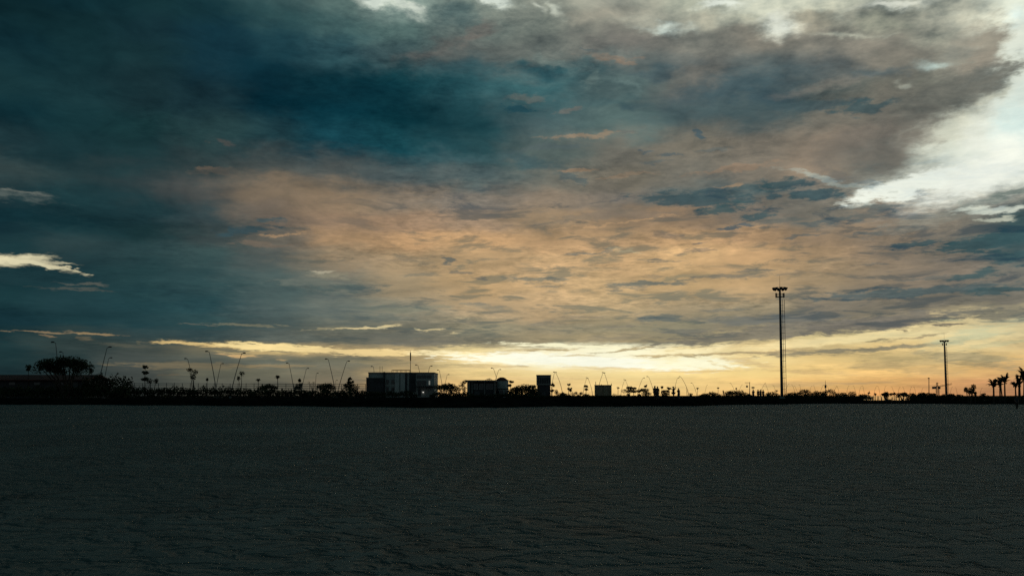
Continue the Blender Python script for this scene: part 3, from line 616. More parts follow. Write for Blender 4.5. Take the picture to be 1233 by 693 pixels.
# ------------------------------------------------------------------ people
def skin_mesh(name, joints, edges, m, parent, root):
    me = bpy.data.meshes.new(name); me.from_pydata([j[0] for j in joints], edges, []); o = bpy.data.objects.new(name, me); col.objects.link(o)
    md = o.modifiers.new('skin', 'SKIN'); sk = me.skin_vertices[0].data
    for i, j in enumerate(joints): sk[i].radius = (j[1], j[2] if len(j) > 2 else j[1]); sk[i].use_root = (i == root)
    o.modifiers.new('sub', 'SUBSURF').levels = 1
    bpy.context.view_layer.update()
    nm = bpy.data.meshes.new_from_object(o.evaluated_get(bpy.context.evaluated_depsgraph_get())); nm.name = name
    bpy.data.objects.remove(o); bpy.data.meshes.remove(me)
    nm.materials.clear(); nm.materials.append(m)
    for q in nm.polygons: q.use_smooth = True
    p = bpy.data.objects.new(name, nm); col.objects.link(p); p.parent = parent; return p
def person(X, D, h, label, arms='down', face=0.0, skirt=False, hair='short', step=0.0, cl=0, group=None):
    b = G(X, D); r = thing('person', b, label, 'person', group); r.rotation_euler.z = face; s_ = h / 1.7
    J = []; E = []
    def jv(p, *rad): J.append((tuple(v * s_ for v in p), *[q * s_ for q in rad])); return len(J) - 1
    pel = jv((0, 0, .93), .17, .12); bel = jv((0, .01, 1.1), .16, .11); ch = jv((0, .01, 1.3), .19, .12); nb = jv((0, 0, 1.43), .07); ne = jv((0, -.01, 1.49), .052); jaw = jv((0, -.03, 1.55), .066, .075); sk = jv((0, -.01, 1.62), .078, .095); tp = jv((0, 0, 1.68), .05, .055)
    nose = jv((0, -.125, 1.575), .012)
    E += [(pel, bel), (bel, ch), (ch, nb), (nb, ne), (ne, jaw), (jaw, sk), (sk, tp), (jaw, nose)]
    legs = {}; arms_ = {}
    for sg in (-1, 1):
        hp = jv((sg * .09, 0, .86), .095); kn = jv((sg * .1, -.02 + sg * step, .48), .062); an = jv((sg * .11, sg * step * 1.8, .09), .04); ft = jv((sg * .12, -.16 + sg * step * 1.8, .035), .038, .03)
        E += [(pel, hp), (hp, kn), (kn, an), (an, ft)]; legs[sg] = (hp, kn, an)
        mode = arms if isinstance(arms, str) else arms[(sg + 1) // 2]
        sh = (sg * .18, 0, 1.39)
        if mode == 'down': el, wr, hd = (sg * .23, .02, 1.12), (sg * .235, -.04, .88), (sg * .23, -.06, .80)
        elif mode == 'up': el, wr, hd = (sg * .25, -.2, 1.36), (sg * .13, -.3, 1.56), (sg * .09, -.31, 1.64)
        elif mode == 'bent': el, wr, hd = (sg * .26, .05, 1.13), (sg * .14, -.2, 1.1), (sg * .07, -.26, 1.12)
        else: el, wr, hd = (sg * .34, .02, 1.18), (sg * .2, -.05, .98), (sg * .15, -.08, .95)
        a = jv(sh, .06); e_ = jv(el, .045); w_ = jv(wr, .03); pm = jv(hd, .034, .02); E += [(ch, a), (a, e_), (e_, w_), (w_, pm)]; arms_[sg] = (a, e_, w_)
        d = (Vector(hd) - Vector(wr)).normalized(); sd = d.cross(Vector((0, 1, 0))).normalized()
        for q, ln in ((-.026, .062), (-.009, .075), (.009, .07), (.026, .055)):
            f1 = Vector(hd) + sd * q + d * ln * .5; f2 = Vector(hd) + sd * q * 1.1 + d * ln + Vector((0, -.015, 0))
            i1 = jv(f1, .009); i2 = jv(f2, .0075); E += [(pm, i1), (i1, i2)]
        t1 = Vector(hd) - d * .03 + sd * (-sg) * .045 + Vector((0, -.015, 0)); t2 = t1 + d * .035; i1 = jv(t1, .01); i2 = jv(t2, .008); E += [(w_, i1), (i1, i2)]
    skin_mesh('body', J, E, SKIN, r, pel)
    def part(name, ids, ed, grow, m):
        mp = {q: i for i, q in enumerate(ids)}
        js = [(J[q][0], *[v * grow + .012 for v in J[q][1:]]) for q in ids]; skin_mesh(name, js, [(mp[a], mp[c]) for a, c in ed], m, r, 0)
    L, A = legs, arms_
    part('shirt', [bel, ch, nb, A[-1][0], A[-1][1], A[1][0], A[1][1], pel], [(bel, ch), (ch, nb), (ch, A[-1][0]), (A[-1][0], A[-1][1]), (ch, A[1][0]), (A[1][0], A[1][1]), (bel, pel)], 1.16, CLOTHS[cl % 3])
    if skirt:
        c = MB(); c.lathe((0, 0, 0), [(.15 * s_, 1.0 * s_), (.19 * s_, .85 * s_), (.22 * s_, .5 * s_), (.27 * s_, .2 * s_), (.26 * s_, .2 * s_), (.13 * s_, .98 * s_)], 14)
        me = bpy.data.meshes.new('skirt'); me.from_pydata(c.v, [], c.f); me.materials.append(CLOTHS[(cl + 1) % 3]); o = bpy.data.objects.new('skirt', me); col.objects.link(o); o.parent = r
    else:
        part('trousers', [pel, L[-1][0], L[-1][1], L[-1][2], L[1][0], L[1][1], L[1][2]], [(pel, L[-1][0]), (L[-1][0], L[-1][1]), (L[-1][1], L[-1][2]), (pel, L[1][0]), (L[1][0], L[1][1]), (L[1][1], L[1][2])], 1.3, CLOTHS[(cl + 1) % 3])
    hj = [((0, .01 * s_, 1.62 * s_), .1 * s_, .105 * s_), ((0, .015 * s_, 1.69 * s_), .075 * s_, .08 * s_), ((0, .06 * s_, (1.3 if hair == 'long' else 1.55) * s_), (.1 if hair == 'long' else .06) * s_, .05 * s_)]
    skin_mesh('hair', hj, [(0, 1), (0, 2)], HAIR, r, 0)
    return r
# ------------------------------------------------------------------ buildings
def root_at(name, X, D, label, cat='building', group=None): return thing(name, G(X, D), label, cat, group)
def wall_box(X0, X1, Yt, D, dep, name, m, parent):
    a, c = W(X0, Yt, D), W(X1, Yt, D); zb = gz((X0 + X1) / 2, D) - .4
    return MB().box(a.x, c.x, D, D + dep, zb, a.z).build(name, m, parent)
# 1: long low shed at the left edge
D = 165.0; r = root_at('long_shed', 30, D, 'long low dark shed with a reddish roof ridge behind the leftmost trees')
wall_box(-80, 104, 456.5, D, 9, 'wall', DARKWALL, r)
a, c = W(-84, 456.8, D), W(107, 456.8, D); zr = W(0, 450.2, D).z
rf = MB(); rf.v += [(a.x, D - .8, a.z), (c.x, D - .8, a.z), (c.x, D + 4.5, zr), (a.x, D + 4.5, zr), (a.x, D + 9.8, a.z), (c.x, D + 9.8, a.z)]
rf.v += [(x, y, z - .18) for x, y, z in rf.v[:]]
rf.f += [(0, 1, 2, 3), (3, 2, 5, 4), (7, 6, 9, 8), (8, 9, 10, 11), (0, 6, 7, 1), (4, 5, 11, 10), (1, 7, 8, 2), (2, 8, 11, 5), (0, 3, 9, 6), (3, 4, 10, 9)]
rf.build('roof', REDROOF, r)
for X in (-50, -20, 10, 40, 70):
    f = MB().px(X, X + 9, 459.5, 463.5, D - .06, .05).build('window', DARKWALL, r); MB().px(X + .8, X + 8.2, 460, 463, D - .09, .03).build('pane', GLASS, f)
d_ = MB().px(88, 94, 460, 473, D - .08, .07).build('door', PAINT, r); MB().px(92.8, 93.3, 466, 467.5, D - .14, .06).build('handle', STEEL, d_)

# 2: main two-storey block
D = 255.0; r = root_at('flat_roof_building', 482, D, 'wide flat-roofed two-storey block with a thin antenna on its roof')
wall_box(443.6, 522.7, 448.6, D, 13, 'wall', WALL, r)
MB().px(443.2, 523.0, 447.9, 449.2, D - .25, 13.5).build('parapet', CONC, r)
wall_box(441.0, 461.4, 454.6, D - 2.2, 2.2, 'annex', DARKWALL, r)
MB().px(440.6, 461.8, 454.1, 454.9, D - 2.35, 2.35).build('annex_coping', CONC, r)
wall_box(461.4, 463.6, 447.4, D - .5, .5, 'pier', DARKWALL, r)
for X0, X1 in ((475.6, 480.8), (482.2, 487.6)): wall_box(X0, X1, 449.4, D - .35, .35, 'pilaster', PIER, r)
wall_box(488.2, 490.2, 449.4, D - .22, .22, 'pilaster', DARKWALL, r)
MB().px(492.6, 500.8, 449.4, 472, D - .12, .12).build('cladding', DARKWALL, r)
for X0, X1, Y0, Y1, sky_lit in ((465.4, 467.8, 457, 461, 0), (471.6, 474.6, 457, 461.2, 0), (465.4, 467.8, 466, 470, 0), (471.6, 474.6, 466, 470, 0), (502, 507, 458, 463, 0), (508, 513, 458, 463, 0), (516.2, 518.0, 458, 463, 1), (502, 507, 451.6, 454.6, 0), (508, 513, 451.6, 454.6, 0), (514, 519, 451.6, 454.6, 0)):
    f = MB().px(X0 - .25, X1 + .25, Y0 - .25, Y1 + .25, D - .08, .08).build('window', PAINT, r)
    MB().px(X0, X1, Y0, Y1, D - .1, .02).build('pane', SKYGLASS if sky_lit else GLASS, f); MB().px(X0 - .4, X1 + .4, Y1 + .25, Y1 + .55, D - .2, .2).build('sill', CONC, f)
MB().px(464, 492, 463.4, 464.1, D - .1, .1).build('string_course', PIER, r)
MB().px(500.5, 523.5, 464.3, 465.6, D - 2.4, 2.4).build('canopy', DARKWALL, r)
for X in (501.5, 512, 522.5): p = W(X, 465.6, D - 2.2); MB().tube([(p.x, D - 2.2, gz(X, D) - .2), (p.x, D - 2.2, p.z)], .1, 8).build('column', CONC, r)
d_ = MB().px(503, 507, 468, 476.6, D - .07, .07).build('door', PAINT, r); MB().px(506.3, 506.7, 472, 473, D - .13, .06).build('handle', STEEL, d_)
p = W(509.6, 471.0, D - .3); lm = MB().box(p.x - .12, p.x + .12, D - .14, D, p.z - .1, p.z + .35).build('wall_lamp', PAINT, r)
MB().lathe((p.x, D - .32, p.z - .2), [(.08, -.14), (.2, -.05), (.2, .08), (.06, .16)], 10).build('bulb', BULB, lm)
fr = MB(); zt, z0 = W(480, 445.3, D + 5).z, W(480, 448.6, D + 5).z
xa, xb = W(472.2, 446, D + 5).x, W(493.6, 446, D + 5).x
for yy in (D + 4, D + 7):
    fr.tube([(xa, yy, zt), (xb, yy, zt)], .06, 5)
    for i in range(5): x_ = xa + (xb - xa) * i / 4; fr.tube([(x_, yy, z0 - .4), (x_, yy, zt)], .05, 5)
for i in range(5): x_ = xa + (xb - xa) * i / 4; fr.tube([(x_, D + 4, zt), (x_, D + 7, zt)], .05, 5)
fr.build('roof_frame', REDROOF, r)
for X in (457.5, 460.2): p0 = W(X, 449, D + 3); MB().tube([p0 - Vector((0, 0, .5)), W(X, 440.5, D + 3)], .05, 6).build('roof_post', STEEL, r)
# antenna standing on that roof
p0 = W(494.3, 448.2, D + 6); r = thing('roof_antenna', p0, 'thin whip antenna with a thick middle rising from the flat roof', 'antenna')
MB().tube([p0 - Vector((0, 0, .3)), W(494.3, 434, D + 6)], [.09, .07], 8).build('mast', STEEL, r)
MB().tube([W(494.3, 434.2, D + 6), W(494.3, 433.6, D + 6), W(494.3, 424.6, D + 6), W(494.3, 424, D + 6)], [.08, .17, .17, .06], 10).build('radome', PAINT, r)
MB().tube([W(494.3, 424.2, D + 6), W(494.3, 421.5, D + 6)], [.05, .03], 6).build('tip', STEEL, r)

# 3: low pavilion with overhanging flat roof
D = 235.0; r = root_at('pavilion', 578, D, 'low flat-roofed pavilion between a tree and the round tower')
wall_box(562.5, 596.5, 458.6, D, 10, 'wall', DARKWALL, r)
MB().px(559.5, 597.6, 457.3, 458.7, D - 1.2, 12).build('roof', CONC, r)
for X0, X1 in ((562.6, 565.6), (567.8, 569.0), (583, 584.2), (594.6, 596.4)): wall_box(X0, X1, 458.7, D - .3, .3, 'pillar', CONC, r)
for X0, X1 in ((570.5, 575.5), (577, 582), (585.5, 593.5)):
    f = MB().px(X0, X1, 461.6, 468.5, D - .09, .09).build('window', WALL, r); MB().px(X0 + .5, X1 - .5, 462.1, 468, D - .12, .03).build('pane', GLASS, f)
d_ = MB().px(571, 578, 470.5, 478.6, D - .1, .1).build('door', PAINT, r); MB().px(577, 577.4, 474, 475, D - .17, .07).build('handle', STEEL, d_)
# 4: round tower with domed roof
Dc = 246.0; b = G(604.2, Dc); r = thing('round_tower', b, 'stubby round tower with a reddish domed roof beside the pavilion', 'tower')
zt = W(604, 458.2, Dc).z - b.z; k_ = Dc / F
MB().lathe((b.x, Dc, b.z), [(8.0 * k_, -.4), (8.0 * k_, zt)], 20).build('wall', PIER, r)
zd = W(604, 453.9, Dc).z - b.z
rr_ = MB().lathe((b.x, Dc, b.z), [(8.6 * k_, zt), (8.6 * k_, zt + .12), (6.6 * k_, zt + .34 * (zd - zt)), (4.4 * k_, zt + .75 * (zd - zt)), (2.6 * k_, zd - .05), (.3, zd)], 20).build('roof', REDROOF, r)
MB().lathe((b.x, Dc, b.z), [(8.35 * k_, W(604, 468.5, Dc).z - b.z), (8.35 * k_, W(604, 467.4, Dc).z - b.z)], 20).build('band', DARKWALL, r)
for q in (-2.2, -1.55, -.9):
    c = Vector((b.x + 8.05 * k_ * math.cos(q), Dc + 8.05 * k_ * math.sin(q), W(604, 472.5, Dc).z)); u = Vector((-math.sin(q), math.cos(q), 0)); n_ = Vector((math.cos(q), math.sin(q), 0))
    w_ = MB(); w_.v += [tuple(c + u * a_ + Vector((0, 0, z_)) + n_ * d2) for d2 in (.0, .1) for a_, z_ in ((-.45, -.8), (.45, -.8), (.45, .5), (0, .8), (-.45, .5))]
    w_.f += [(5, 6, 7, 8, 9)] + [(i, (i + 1) % 5, (i + 1) % 5 + 5, i + 5) for i in range(5)]; w_.build('window', GLASS, r)
# 5: narrow upright block
D = 225.0; r = root_at('narrow_tower', 654.7, D, 'narrow upright dark block with a paler square top storey')
wall_box(647.2, 662.8, 463.2, D, 3.4, 'base', DARKWALL, r)
MB().px(646.4, 663.4, 452.0, 463.2, D - .25, 3.9).build('top_storey', CONC, r)
MB().px(646.0, 663.8, 451.0, 452.0, D - .4, 4.2).build('roof', DARKWALL, r)
for i in range(6): MB().px(647.6 + i * 2.6, 649.4 + i * 2.6, 454.2, 461.2, D - .31, .06).build('louvre', DARKWALL, r)
d_ = MB().px(653, 657, 471, 479.4, D - .07, .07).build('door', PAINT, r); MB().px(656.2, 656.6, 475, 476, D - .13, .06).build('handle', STEEL, d_)
# 6: pale slatted box
D = 290.0; r = root_at('slatted_block', 727, D, 'small pale brown block with upright stripes and corner posts')
wall_box(717.6, 736.4, 463.8, D, 5, 'wall', BROWN, r)
for i in range(8): X = 718.4 + i * 2.35; wall_box(X, X + 1.0, 464.4, D - .14, .14, 'slat', SLAT if i % 3 else BROWN, r)
MB().px(717.2, 736.8, 463.1, 463.9, D - .2, 5.4).build('roof', DARKWALL, r)
for X, Y in ((717.3, 459.2), (736.2, 461.2), (724, 462.2)): p0 = W(X, 463.4, D + .5); MB().tube([p0 - Vector((0, 0, .1)), W(X, Y, D + .5)], .09, 6).build('post', STEEL, r)

# ------------------------------------------------------------------ tall wire fence behind the hedges at left
D = 205.0; r = thing('wire_fence', G(300, D), 'tall wire fence with many thin posts along the left of the beach', 'fence')
X = 152.0
while X <= 441:
    g_ = G(X, D); MB().tube([g_ - Vector((0, 0, .3)), Vector((g_.x, D, W(X, 460.6 + rnd.uniform(-.3, .3) + (X - 150) * .004, D).z))], .06, 6).build('post', STEEL, r); X += 9.6
for Yr in (461.2, 463.6, 466.2, 469):
    mb = MB(); pts = [W(152 + i * 9.6, Yr + (i * .04), D - .07) for i in range(31)]; mb.tube(pts, .05, 5).build('rail', STEEL, r)
wr_ = MB(); X = 152.0
while X < 440: a = W(X, 461.4, D - .04); wr_.tube([(a.x, D - .04, G(X, D).z), a], .008, 3); X += 1.2
wr_.build('mesh_wires', STEEL, r)

# ------------------------------------------------------------------ hedges and bushes along the bank
hedge(-30, 40, 465, 152, 'long dark hedge below the reddish shed roof at the left edge', rough=1.2)
hedge(38, 156, 464, 150, 'dark hedge running under the wide spreading tree', rough=1.2)
hedge(101, 157, 450.5, 158, 'tall ragged bush right of the wide spreading tree', None, 'bush', 2.6, 'bush')
hedge(140, 232, 465.5, 180, 'clipped hedge below the fence left of the second young tree', rough=1.5)
hedge(228, 305, 466.5, 182, 'clipped hedge under the pair of crossing street lamps', rough=1.6)
hedge(303, 372, 468, 184, 'clipped hedge at the foot of the two small palms', rough=1.4)
hedge(368, 443, 469, 186, 'clipped hedge left of the flat-roofed block', rough=1.4)
hedge(440, 500, 470.5, 215, 'shrub row before the front wall of the flat-roofed block', rough=1.6)
hedge(520, 566, 471.5, 212, 'shrub row between the flat-roofed block and the pavilion', rough=1.6)
hedge(564, 648, 474.5, 200, 'low hedge before the pavilion and the round tower', rough=1.2)
hedge(644, 722, 478.2, 205, 'low hedge along the foot of the narrow block', rough=.9)
hedge(720, 800, 479.8, 220, 'thin low hedge right of the slatted block', rough=.5)
hedge(846, 925, 477.6, 240, 'low hedge left of the tall floodlight mast', rough=.8)
hedge(918, 1012, 475.6, 270, 'low hedge at the foot of the tall floodlight mast', rough=1.0)
hedge(1004, 1048, 475.8, 290, 'low hedge under the domed tree far right of the tall mast', rough=1.0)
hedge(1094, 1160, 475.2, 235, 'low hedge below the tower crane', rough=1.1)
hedge(1150, 1240, 475.8, 175, 'ragged hedge at the foot of the palms on the right', rough=1.6)

# ------------------------------------------------------------------ trees
spread_tree(47, 108, 431.5, 452, 150, 'wide spreading tree with open crown near the left edge', dens=1.15, xt=81)
round_tree(34.5, 165, [(0, 441, 3.4, 2.2), (-.6, 444.5, 2.2, 2)], 'small round-headed tree left of the wide spreading tree')
round_tree(109.5, 168, [(0, 446.5, 2.4, 3)], 'tiny round-headed tree just right of the wide spreading tree')
layered_tree(175, 195, [(441.5, 7, .5), (448.8, 8, .8), (456.5, 11, -.5)], 'young tree with three separate leaf tiers left of the first hedge lamps')
round_tree(183, 190, [(-3, 459, 3.5, 3.5), (5, 458.5, 3, 3.2)], 'twin round shrub right of the three-tiered young tree', None, 'shrub')
round_tree(232.5, 190, [(-4.5, 445, 3, 2.2), (1.5, 448, 4, 3.2), (0, 453.5, 3.2, 2.6)], 'young tree with a lumpy dark head under a left-leaning lamp')
round_tree(249.5, 205, [(0, 456.5, 1.2, 1.6)], 'slim sapling between the lumpy young tree and the crossing lamps')
round_tree(290, 195, [(1, 449.5, 2.8, 2.8), (-3, 455.2, 2, 2.2)], 'young tree with a round head and one side tuft beside the tall right-leaning lamp')
palm(311, 205, 457.8, 'small palm left of the bushier small palm before the fence', 'small palms by the fence', 3.6, 3.6, 0, 13, .07)
palm(334.8, 200, 454.5, 'bushy small palm standing clear above the fence', 'small palms by the fence', 4.0, 5.0, -.5, 15, .08)
spread_tree(312, 333, 462.8, 473, 188, 'low round bush between the two small palms', None, 'bush')
layered_tree(360.5, 210, [(457.5, 3.5, 0), (462.8, 8, 0), (466.5, 10, -1)], 'young layered tree between the two small left lamps')
r_ = G(376.5, 205); r = thing('bare_shrub', r_, 'bare twiggy shrub forking in a V behind the fence', 'shrub')
mb = MB()
for dx, Y in ((-4.5, 458.5), (-2, 461), (1.5, 459), (3.5, 462), (0, 460)): mb.tube([r_ - Vector((0, 0, .2)), W(376.5 + dx * .3, 468, 205), W(376.5 + dx, Y, 205)], [.07, .045, .02], 5)
mb.build('stem', BARK, r); f = MB()
for dx, Y in ((-4, 460), (1, 461), (3, 463)): c = W(376.5 + dx, Y, 205); f.clump(c, (.4, .4, .5), 22, .22)
f.build('foliage', LEAF, r)
spread_tree(382, 404, 462, 474, 195, 'low umbrella-shaped tree under the two tall lamps left of the block', None)
layered_tree(421.5, 205, [(456, 5, 0), (460, 8, .5), (463.5, 14, -1), (467.5, 22, 1)], 'cone-shaped layered tree just left of the flat-roofed block')
spread_tree(524, 552, 461.8, 474, 225, 'broad umbrella tree right of the flat-roofed block', None, dens=1.1, xt=536)
round_tree(558, 222, [(1, 460, 3.4, 2.6), (-2, 463.5, 3.4, 2.6), (1, 468, 2.6, 3)], 'dark lumpy tree against the left end of the pavilion', None)
round_tree(588.5, 252, [(0, 457.6, 4, 2)], 'tree top showing above the pavilion roof', None)
layered_tree(614.3, 240, [(459.4, 7, 1), (464, 5, -1)], 'small layered tree touching the right side of the round tower')
spread_tree(612, 648, 464.5, 480, 215, 'spreading tree sloping down right of the round tower', None, dens=1.3, xt=622)
layered_tree(641.5, 235, [(465.3, 10, 0), (470.5, 12, -1), (474, 13, 0)], 'small layered tree at the left side of the narrow block')
layered_tree(664.5, 235, [(463.2, 6, 1), (470, 6, 0)], 'small layered tree at the right side of the narrow block')
round_tree(670, 235, [(0, 472, 2, 3), (3, 476, 3.5, 3.5), (8, 475, 2, 3)], 'pointed bush between the narrow block and the first arched lamps', None, 'bush')
layered_tree(685, 260, [(463, 4.5, 0), (468.5, 5.5, 1), (470, 3, 2)], 'tiny two-tiered tree right of the first arched lamps')
round_tree(685.5, 240, [(-3, 477, 3.5, 3.5), (4, 475, 3, 4)], 'round bush at the foot of the tiny two-tiered tree', None, 'bush')
round_tree(696.5, 255, [(-3, 473, 2.4, 1.6), (3, 473.5, 2.6, 1.6), (0, 476, 2, 2)], 'small fork-shaped tree right of the round bush', None)
layered_tree(705.5, 260, [(464.5, 5, 0), (468.5, 5, .8), (475.5, 7, 0)], 'small three-tiered tree left of the slatted block')
round_tree(709, 240, [(-2, 476.5, 3, 2.6), (5, 477.5, 3, 2)], 'low bush close to the left side of the slatted block', None, 'bush')
spread_tree(674, 682, 473, 480, 240, 'low pointed bush between the two first arched lamps', None, 'bush')
palm(744, 285, 467, 'short-trunked small palm right of the slatted block', 'small palms on the skyline', 2.4, 2.4, .3, 11, .07)
round_tree(741, 270, [(-1, 476, 3, 2.2), (7, 477.5, 3.2, 2)], 'pair of low shrubs at the foot of the small palm right of the slatted block', None, 'shrub')
layered_tree(756, 275, [(466.5, 9, 2), (470.3, 14, 0), (474.8, 5, .5)], 'layered tree with wide flat plates left of the two people standing close', top=465)
layered_tree(763, 280, [(467.2, 7, 0), (471, 9, 0)], 'thin layered tree just right of the wide-plated layered tree')
layered_tree(777, 280, [(464.8, 4, 0), (469.5, 12, -1), (473.5, 14, 1)], 'layered tree directly left of the two people standing close')
layered_tree(770, 285, [(470.5, 9, 0), (475.5, 6, 0)], 'stunted layered tree between two taller layered trees')
layered_tree(797, 285, [(466, 3.4, 0), (471, 4, 1)], 'thin layered tree directly right of the two people standing close')
layered_tree(801.5, 275, [(470.5, 9, 0), (474, 11, 0), (477, 8, 0)], 'low layered tree between the close pair and the person with raised arms', top=469.5)
layered_tree(806, 290, [(467.5, 6, 0)], 'single-tiered tree just left of the person with raised arms')
round_tree(831.5, 290, [(0, 474.3, 2.6, 1.4), (.5, 476.5, 1.6, 1.6)], 'small flat-headed tree right of the forked stump', None)
palm(840, 330, 467.6, 'small round-headed palm left of the dense bush', 'small palms on the skyline', 2.2, 1.8, 0, 12, .07)
r_ = G(827.5, 285); r = thing('forked_stump', r_, 'bare forked trunk right of the lone standing person', 'tree')
mb = MB(); mb.tube([r_ - Vector((0, 0, .2)), W(827, 472, 285), W(826.3, 466.5, 285)], [.1, .07, .03], 6); mb.tube([W(827, 472, 285), W(828.6, 469, 285)], [.06, .03], 5); mb.build('trunk', BARK, r)
spread_tree(842, 852, 473.8, 481, 260, 'dense low bush right of the small round-headed palm', None, 'bush')
spread_tree(851, 864, 473, 480.5, 300, 'low tree left of the thin palm near the utility pole', None)
palm(864.7, 330, 467.2, 'thin palm between two low spreading trees', 'small palms on the skyline', 2.0, 1.8, 0, 11, .07)
round_tree(871, 330, [(0, 471.6, 1, 1.8)], 'tiny pointed sapling right of the thin palm', None, 'sapling')
spread_tree(873, 898, 472, 480, 310, 'broad low spreading tree left of the utility pole', None)
round_tree(886.5, 350, [(0, 467.6, 1, 1)], 'tiny round treetop above the broad low tree', None, 'sapling')
spread_tree(922, 936, 473.8, 480, 320, 'low flat tree left of the tall floodlight mast', None)
palm(935.3, 340, 470.5, 'tiny palm close left of the tall floodlight mast', 'small palms on the skyline', 2.0, 2, 0, 10, .06)
spread_tree(945, 962, 474.5, 481, 330, 'low tree right of the tall floodlight mast', None)
spread_tree(1128, 1158, 474.5, 482, 240, 'long low thicket at the foot of the smaller floodlight mast', None, 'thicket', 1.2)
spread_tree(899, 904, 475, 480, 320, 'tiny bush at the foot of the utility pole', None, 'bush')
spread_tree(962, 976, 470.8, 480, 330, 'flat-topped umbrella tree with gaps under its crown', None)
spread_tree(979, 991, 472.5, 480.5, 340, 'low rounded tree right of the flat-topped umbrella tree', None)
spread_tree(990, 1005, 470.8, 480, 340, 'arched tree beside the thin dark pole', None)
spread_tree(1006, 1020, 474, 481, 350, 'low squat tree left of the domed tree', None)
round_tree(1026, 330, [(0, 472.5, 4.4, 2.6), (-2, 474.5, 2.5, 2), (3, 474.5, 2.5, 1.6)], 'domed tree standing above its neighbours right of the tall mast', None)
spread_tree(1034, 1046, 476, 482, 330, 'low bush right of the domed tree', None, 'bush')
palm(1046, 212, 473, 'first tiny palm right of the domed tree', 'small palms on the skyline', 1.6, 1.4, 0, 10, .06)
palm(1054, 212, 474.5, 'second tiny palm right of the domed tree', 'small palms on the skyline', 1.6, 1.6, 0, 10, .06)
spread_tree(1060, 1075, 472.2, 477.6, 208, 'flat canopy tree on thin trunks with bright gaps beneath', None, dens=.9)
round_tree(1077, 208, [(0, 474, 1.5, 1.6)], 'tiny round tree between two flat canopy trees', None)
spread_tree(1079, 1095, 472.6, 477.8, 208, 'second flat canopy tree left of the long dark thicket', None, dens=.9)
spread_tree(1093, 1130, 472.8, 482, 230, 'long dark thicket left of the tower crane', None, 'thicket', 1.2)
for i, X in enumerate((1043.5, 1048, 1051, 1057, 1061.5, 1066, 1069, 1074, 1079, 1083, 1088, 1092)):
    g_ = G(X, 190); mb = MB(); mb.tube([g_ - Vector((0, 0, .3)), W(X + rnd.uniform(-.3, .3), 477 + rnd.uniform(-.6, .8), 190)], [.13, .09], 6)
    tag(mb.build('bollard', PAINT), 'slim dark post standing in the gap under the flat canopy trees', 'post', 'thin posts under the canopy trees')
round_tree(1167.5, 150, [(-4.5, 469.5, 2.6, 3), (0, 470.5, 3.4, 4), (4.8, 465.8, 2.2, 3.6), (3, 471, 3, 3)], 'ragged small tree left of the palm group on the right', None)
round_tree(1174.5, 150, [(0, 474, 1.2, 3)], 'thin sapling right of the ragged small tree', None, 'sapling')
round_tree(1184, 160, [(0, 476, 3, 3), (5, 478, 3, 2.2)], 'low bush left of the palm group on the right', None, 'bush')
gp = 'palms at the right edge'
palm(1197, 150, 464, 'squat palm on the left of the right-hand palm group', gp, 8.5, 12, -.6, 18, .15)
palm(1204.5, 155, 463.5, 'short slim palm second from left in the palm group', gp, 5.5, 9.5, -.6, 15, .12)
palm(1207.6, 160, 459, 'slim palm leaning against the tallest palm of its group', gp, 5.5, 10, -2.8, 15, .11)
palm(1210.5, 152, 459.5, 'tall palm with an upright crown at the right of its group', gp, 7.0, 15, -.8, 19, .13)
palm(1224, 155, 464.5, 'short palm in the last palm group by the right edge', gp, 7.0, 9, -1.5, 16, .12)
palm(1228, 148, 463, 'middle palm of the last group by the right edge', gp, 5.5, 18, -.6, 18, .2)
palm(1233.5, 146, 457, 'tallest palm cut off by the right edge of the view', gp, 10.0, 22, 0, 20, .18)

# ------------------------------------------------------------------ street lamps
street_lamp(72.5, 67, 412.5, 170, 'tall street lamp rising behind the wide spreading tree')
street_lamp(78.2, 75.8, 424, 215, 'short faint street lamp behind the top of the wide spreading tree')
street_lamp(115.5, 129, 418.3, 180, 'tall right-leaning lamp beside the wide spreading tree')
street_lamp(122, 131, 431, 235, 'shorter right-leaning lamp beside the wide spreading tree')
street_lamp(236, 226, 432, 230, 'left-leaning lamp above the lumpy young tree')
street_lamp(261.5, 252, 423.5, 195, 'tall left-leaning lamp crossing a shorter lamp')
street_lamp(258.5, 266, 438, 270, 'shorter right-leaning lamp crossing the tall left-leaning one')
street_lamp(277, 291, 425.5, 200, 'tall right-leaning lamp beside the tree with a side tuft')
street_lamp(355, 348, 437.3, 265, 'left-leaning lamp right of the bushy small palm')
street_lamp(361.5, 369, 443.5, 310, 'right-leaning lamp behind the young layered tree')
street_lamp(379, 380.8, 449.3, 350, 'short nearly upright lamp right of the bare shrub')
street_lamp(404.8, 395.3, 432.4, 235, 'left lamp of the tall V-shaped pair before the flat-roofed block')
street_lamp(405.2, 417.5, 435, 250, 'right lamp of the tall V-shaped pair before the flat-roofed block')
street_lamp(403.5, 404.3, 457.8, 420, 'tiny far lamp between the legs of the tall V-shaped pair')
street_lamp(453, 449.7, 441.3, 300, 'left-leaning lamp above the left end of the flat roof')
street_lamp(511.5, 503.2, 439.5, 290, 'left-leaning lamp above the right end of the flat roof')
street_lamp(509.5, 517.5, 440.8, 300, 'right-leaning lamp above the right end of the flat roof')
street_lamp(534.5, 529, 445.5, 330, 'left lamp of the V-shaped pair above the broad umbrella tree')
street_lamp(533, 538.5, 451, 370, 'right lamp of the V-shaped pair above the broad umbrella tree')
street_lamp(604, 594.2, 443.3, 310, 'left-leaning lamp crossing another behind the pavilion')
street_lamp(591, 600.5, 445, 330, 'right-leaning lamp crossing another behind the pavilion')
street_lamp(663.5, 667.6, 448.4, 330, 'left half of the first arched lamp pair by the narrow block', bow=.6, sgn=1)
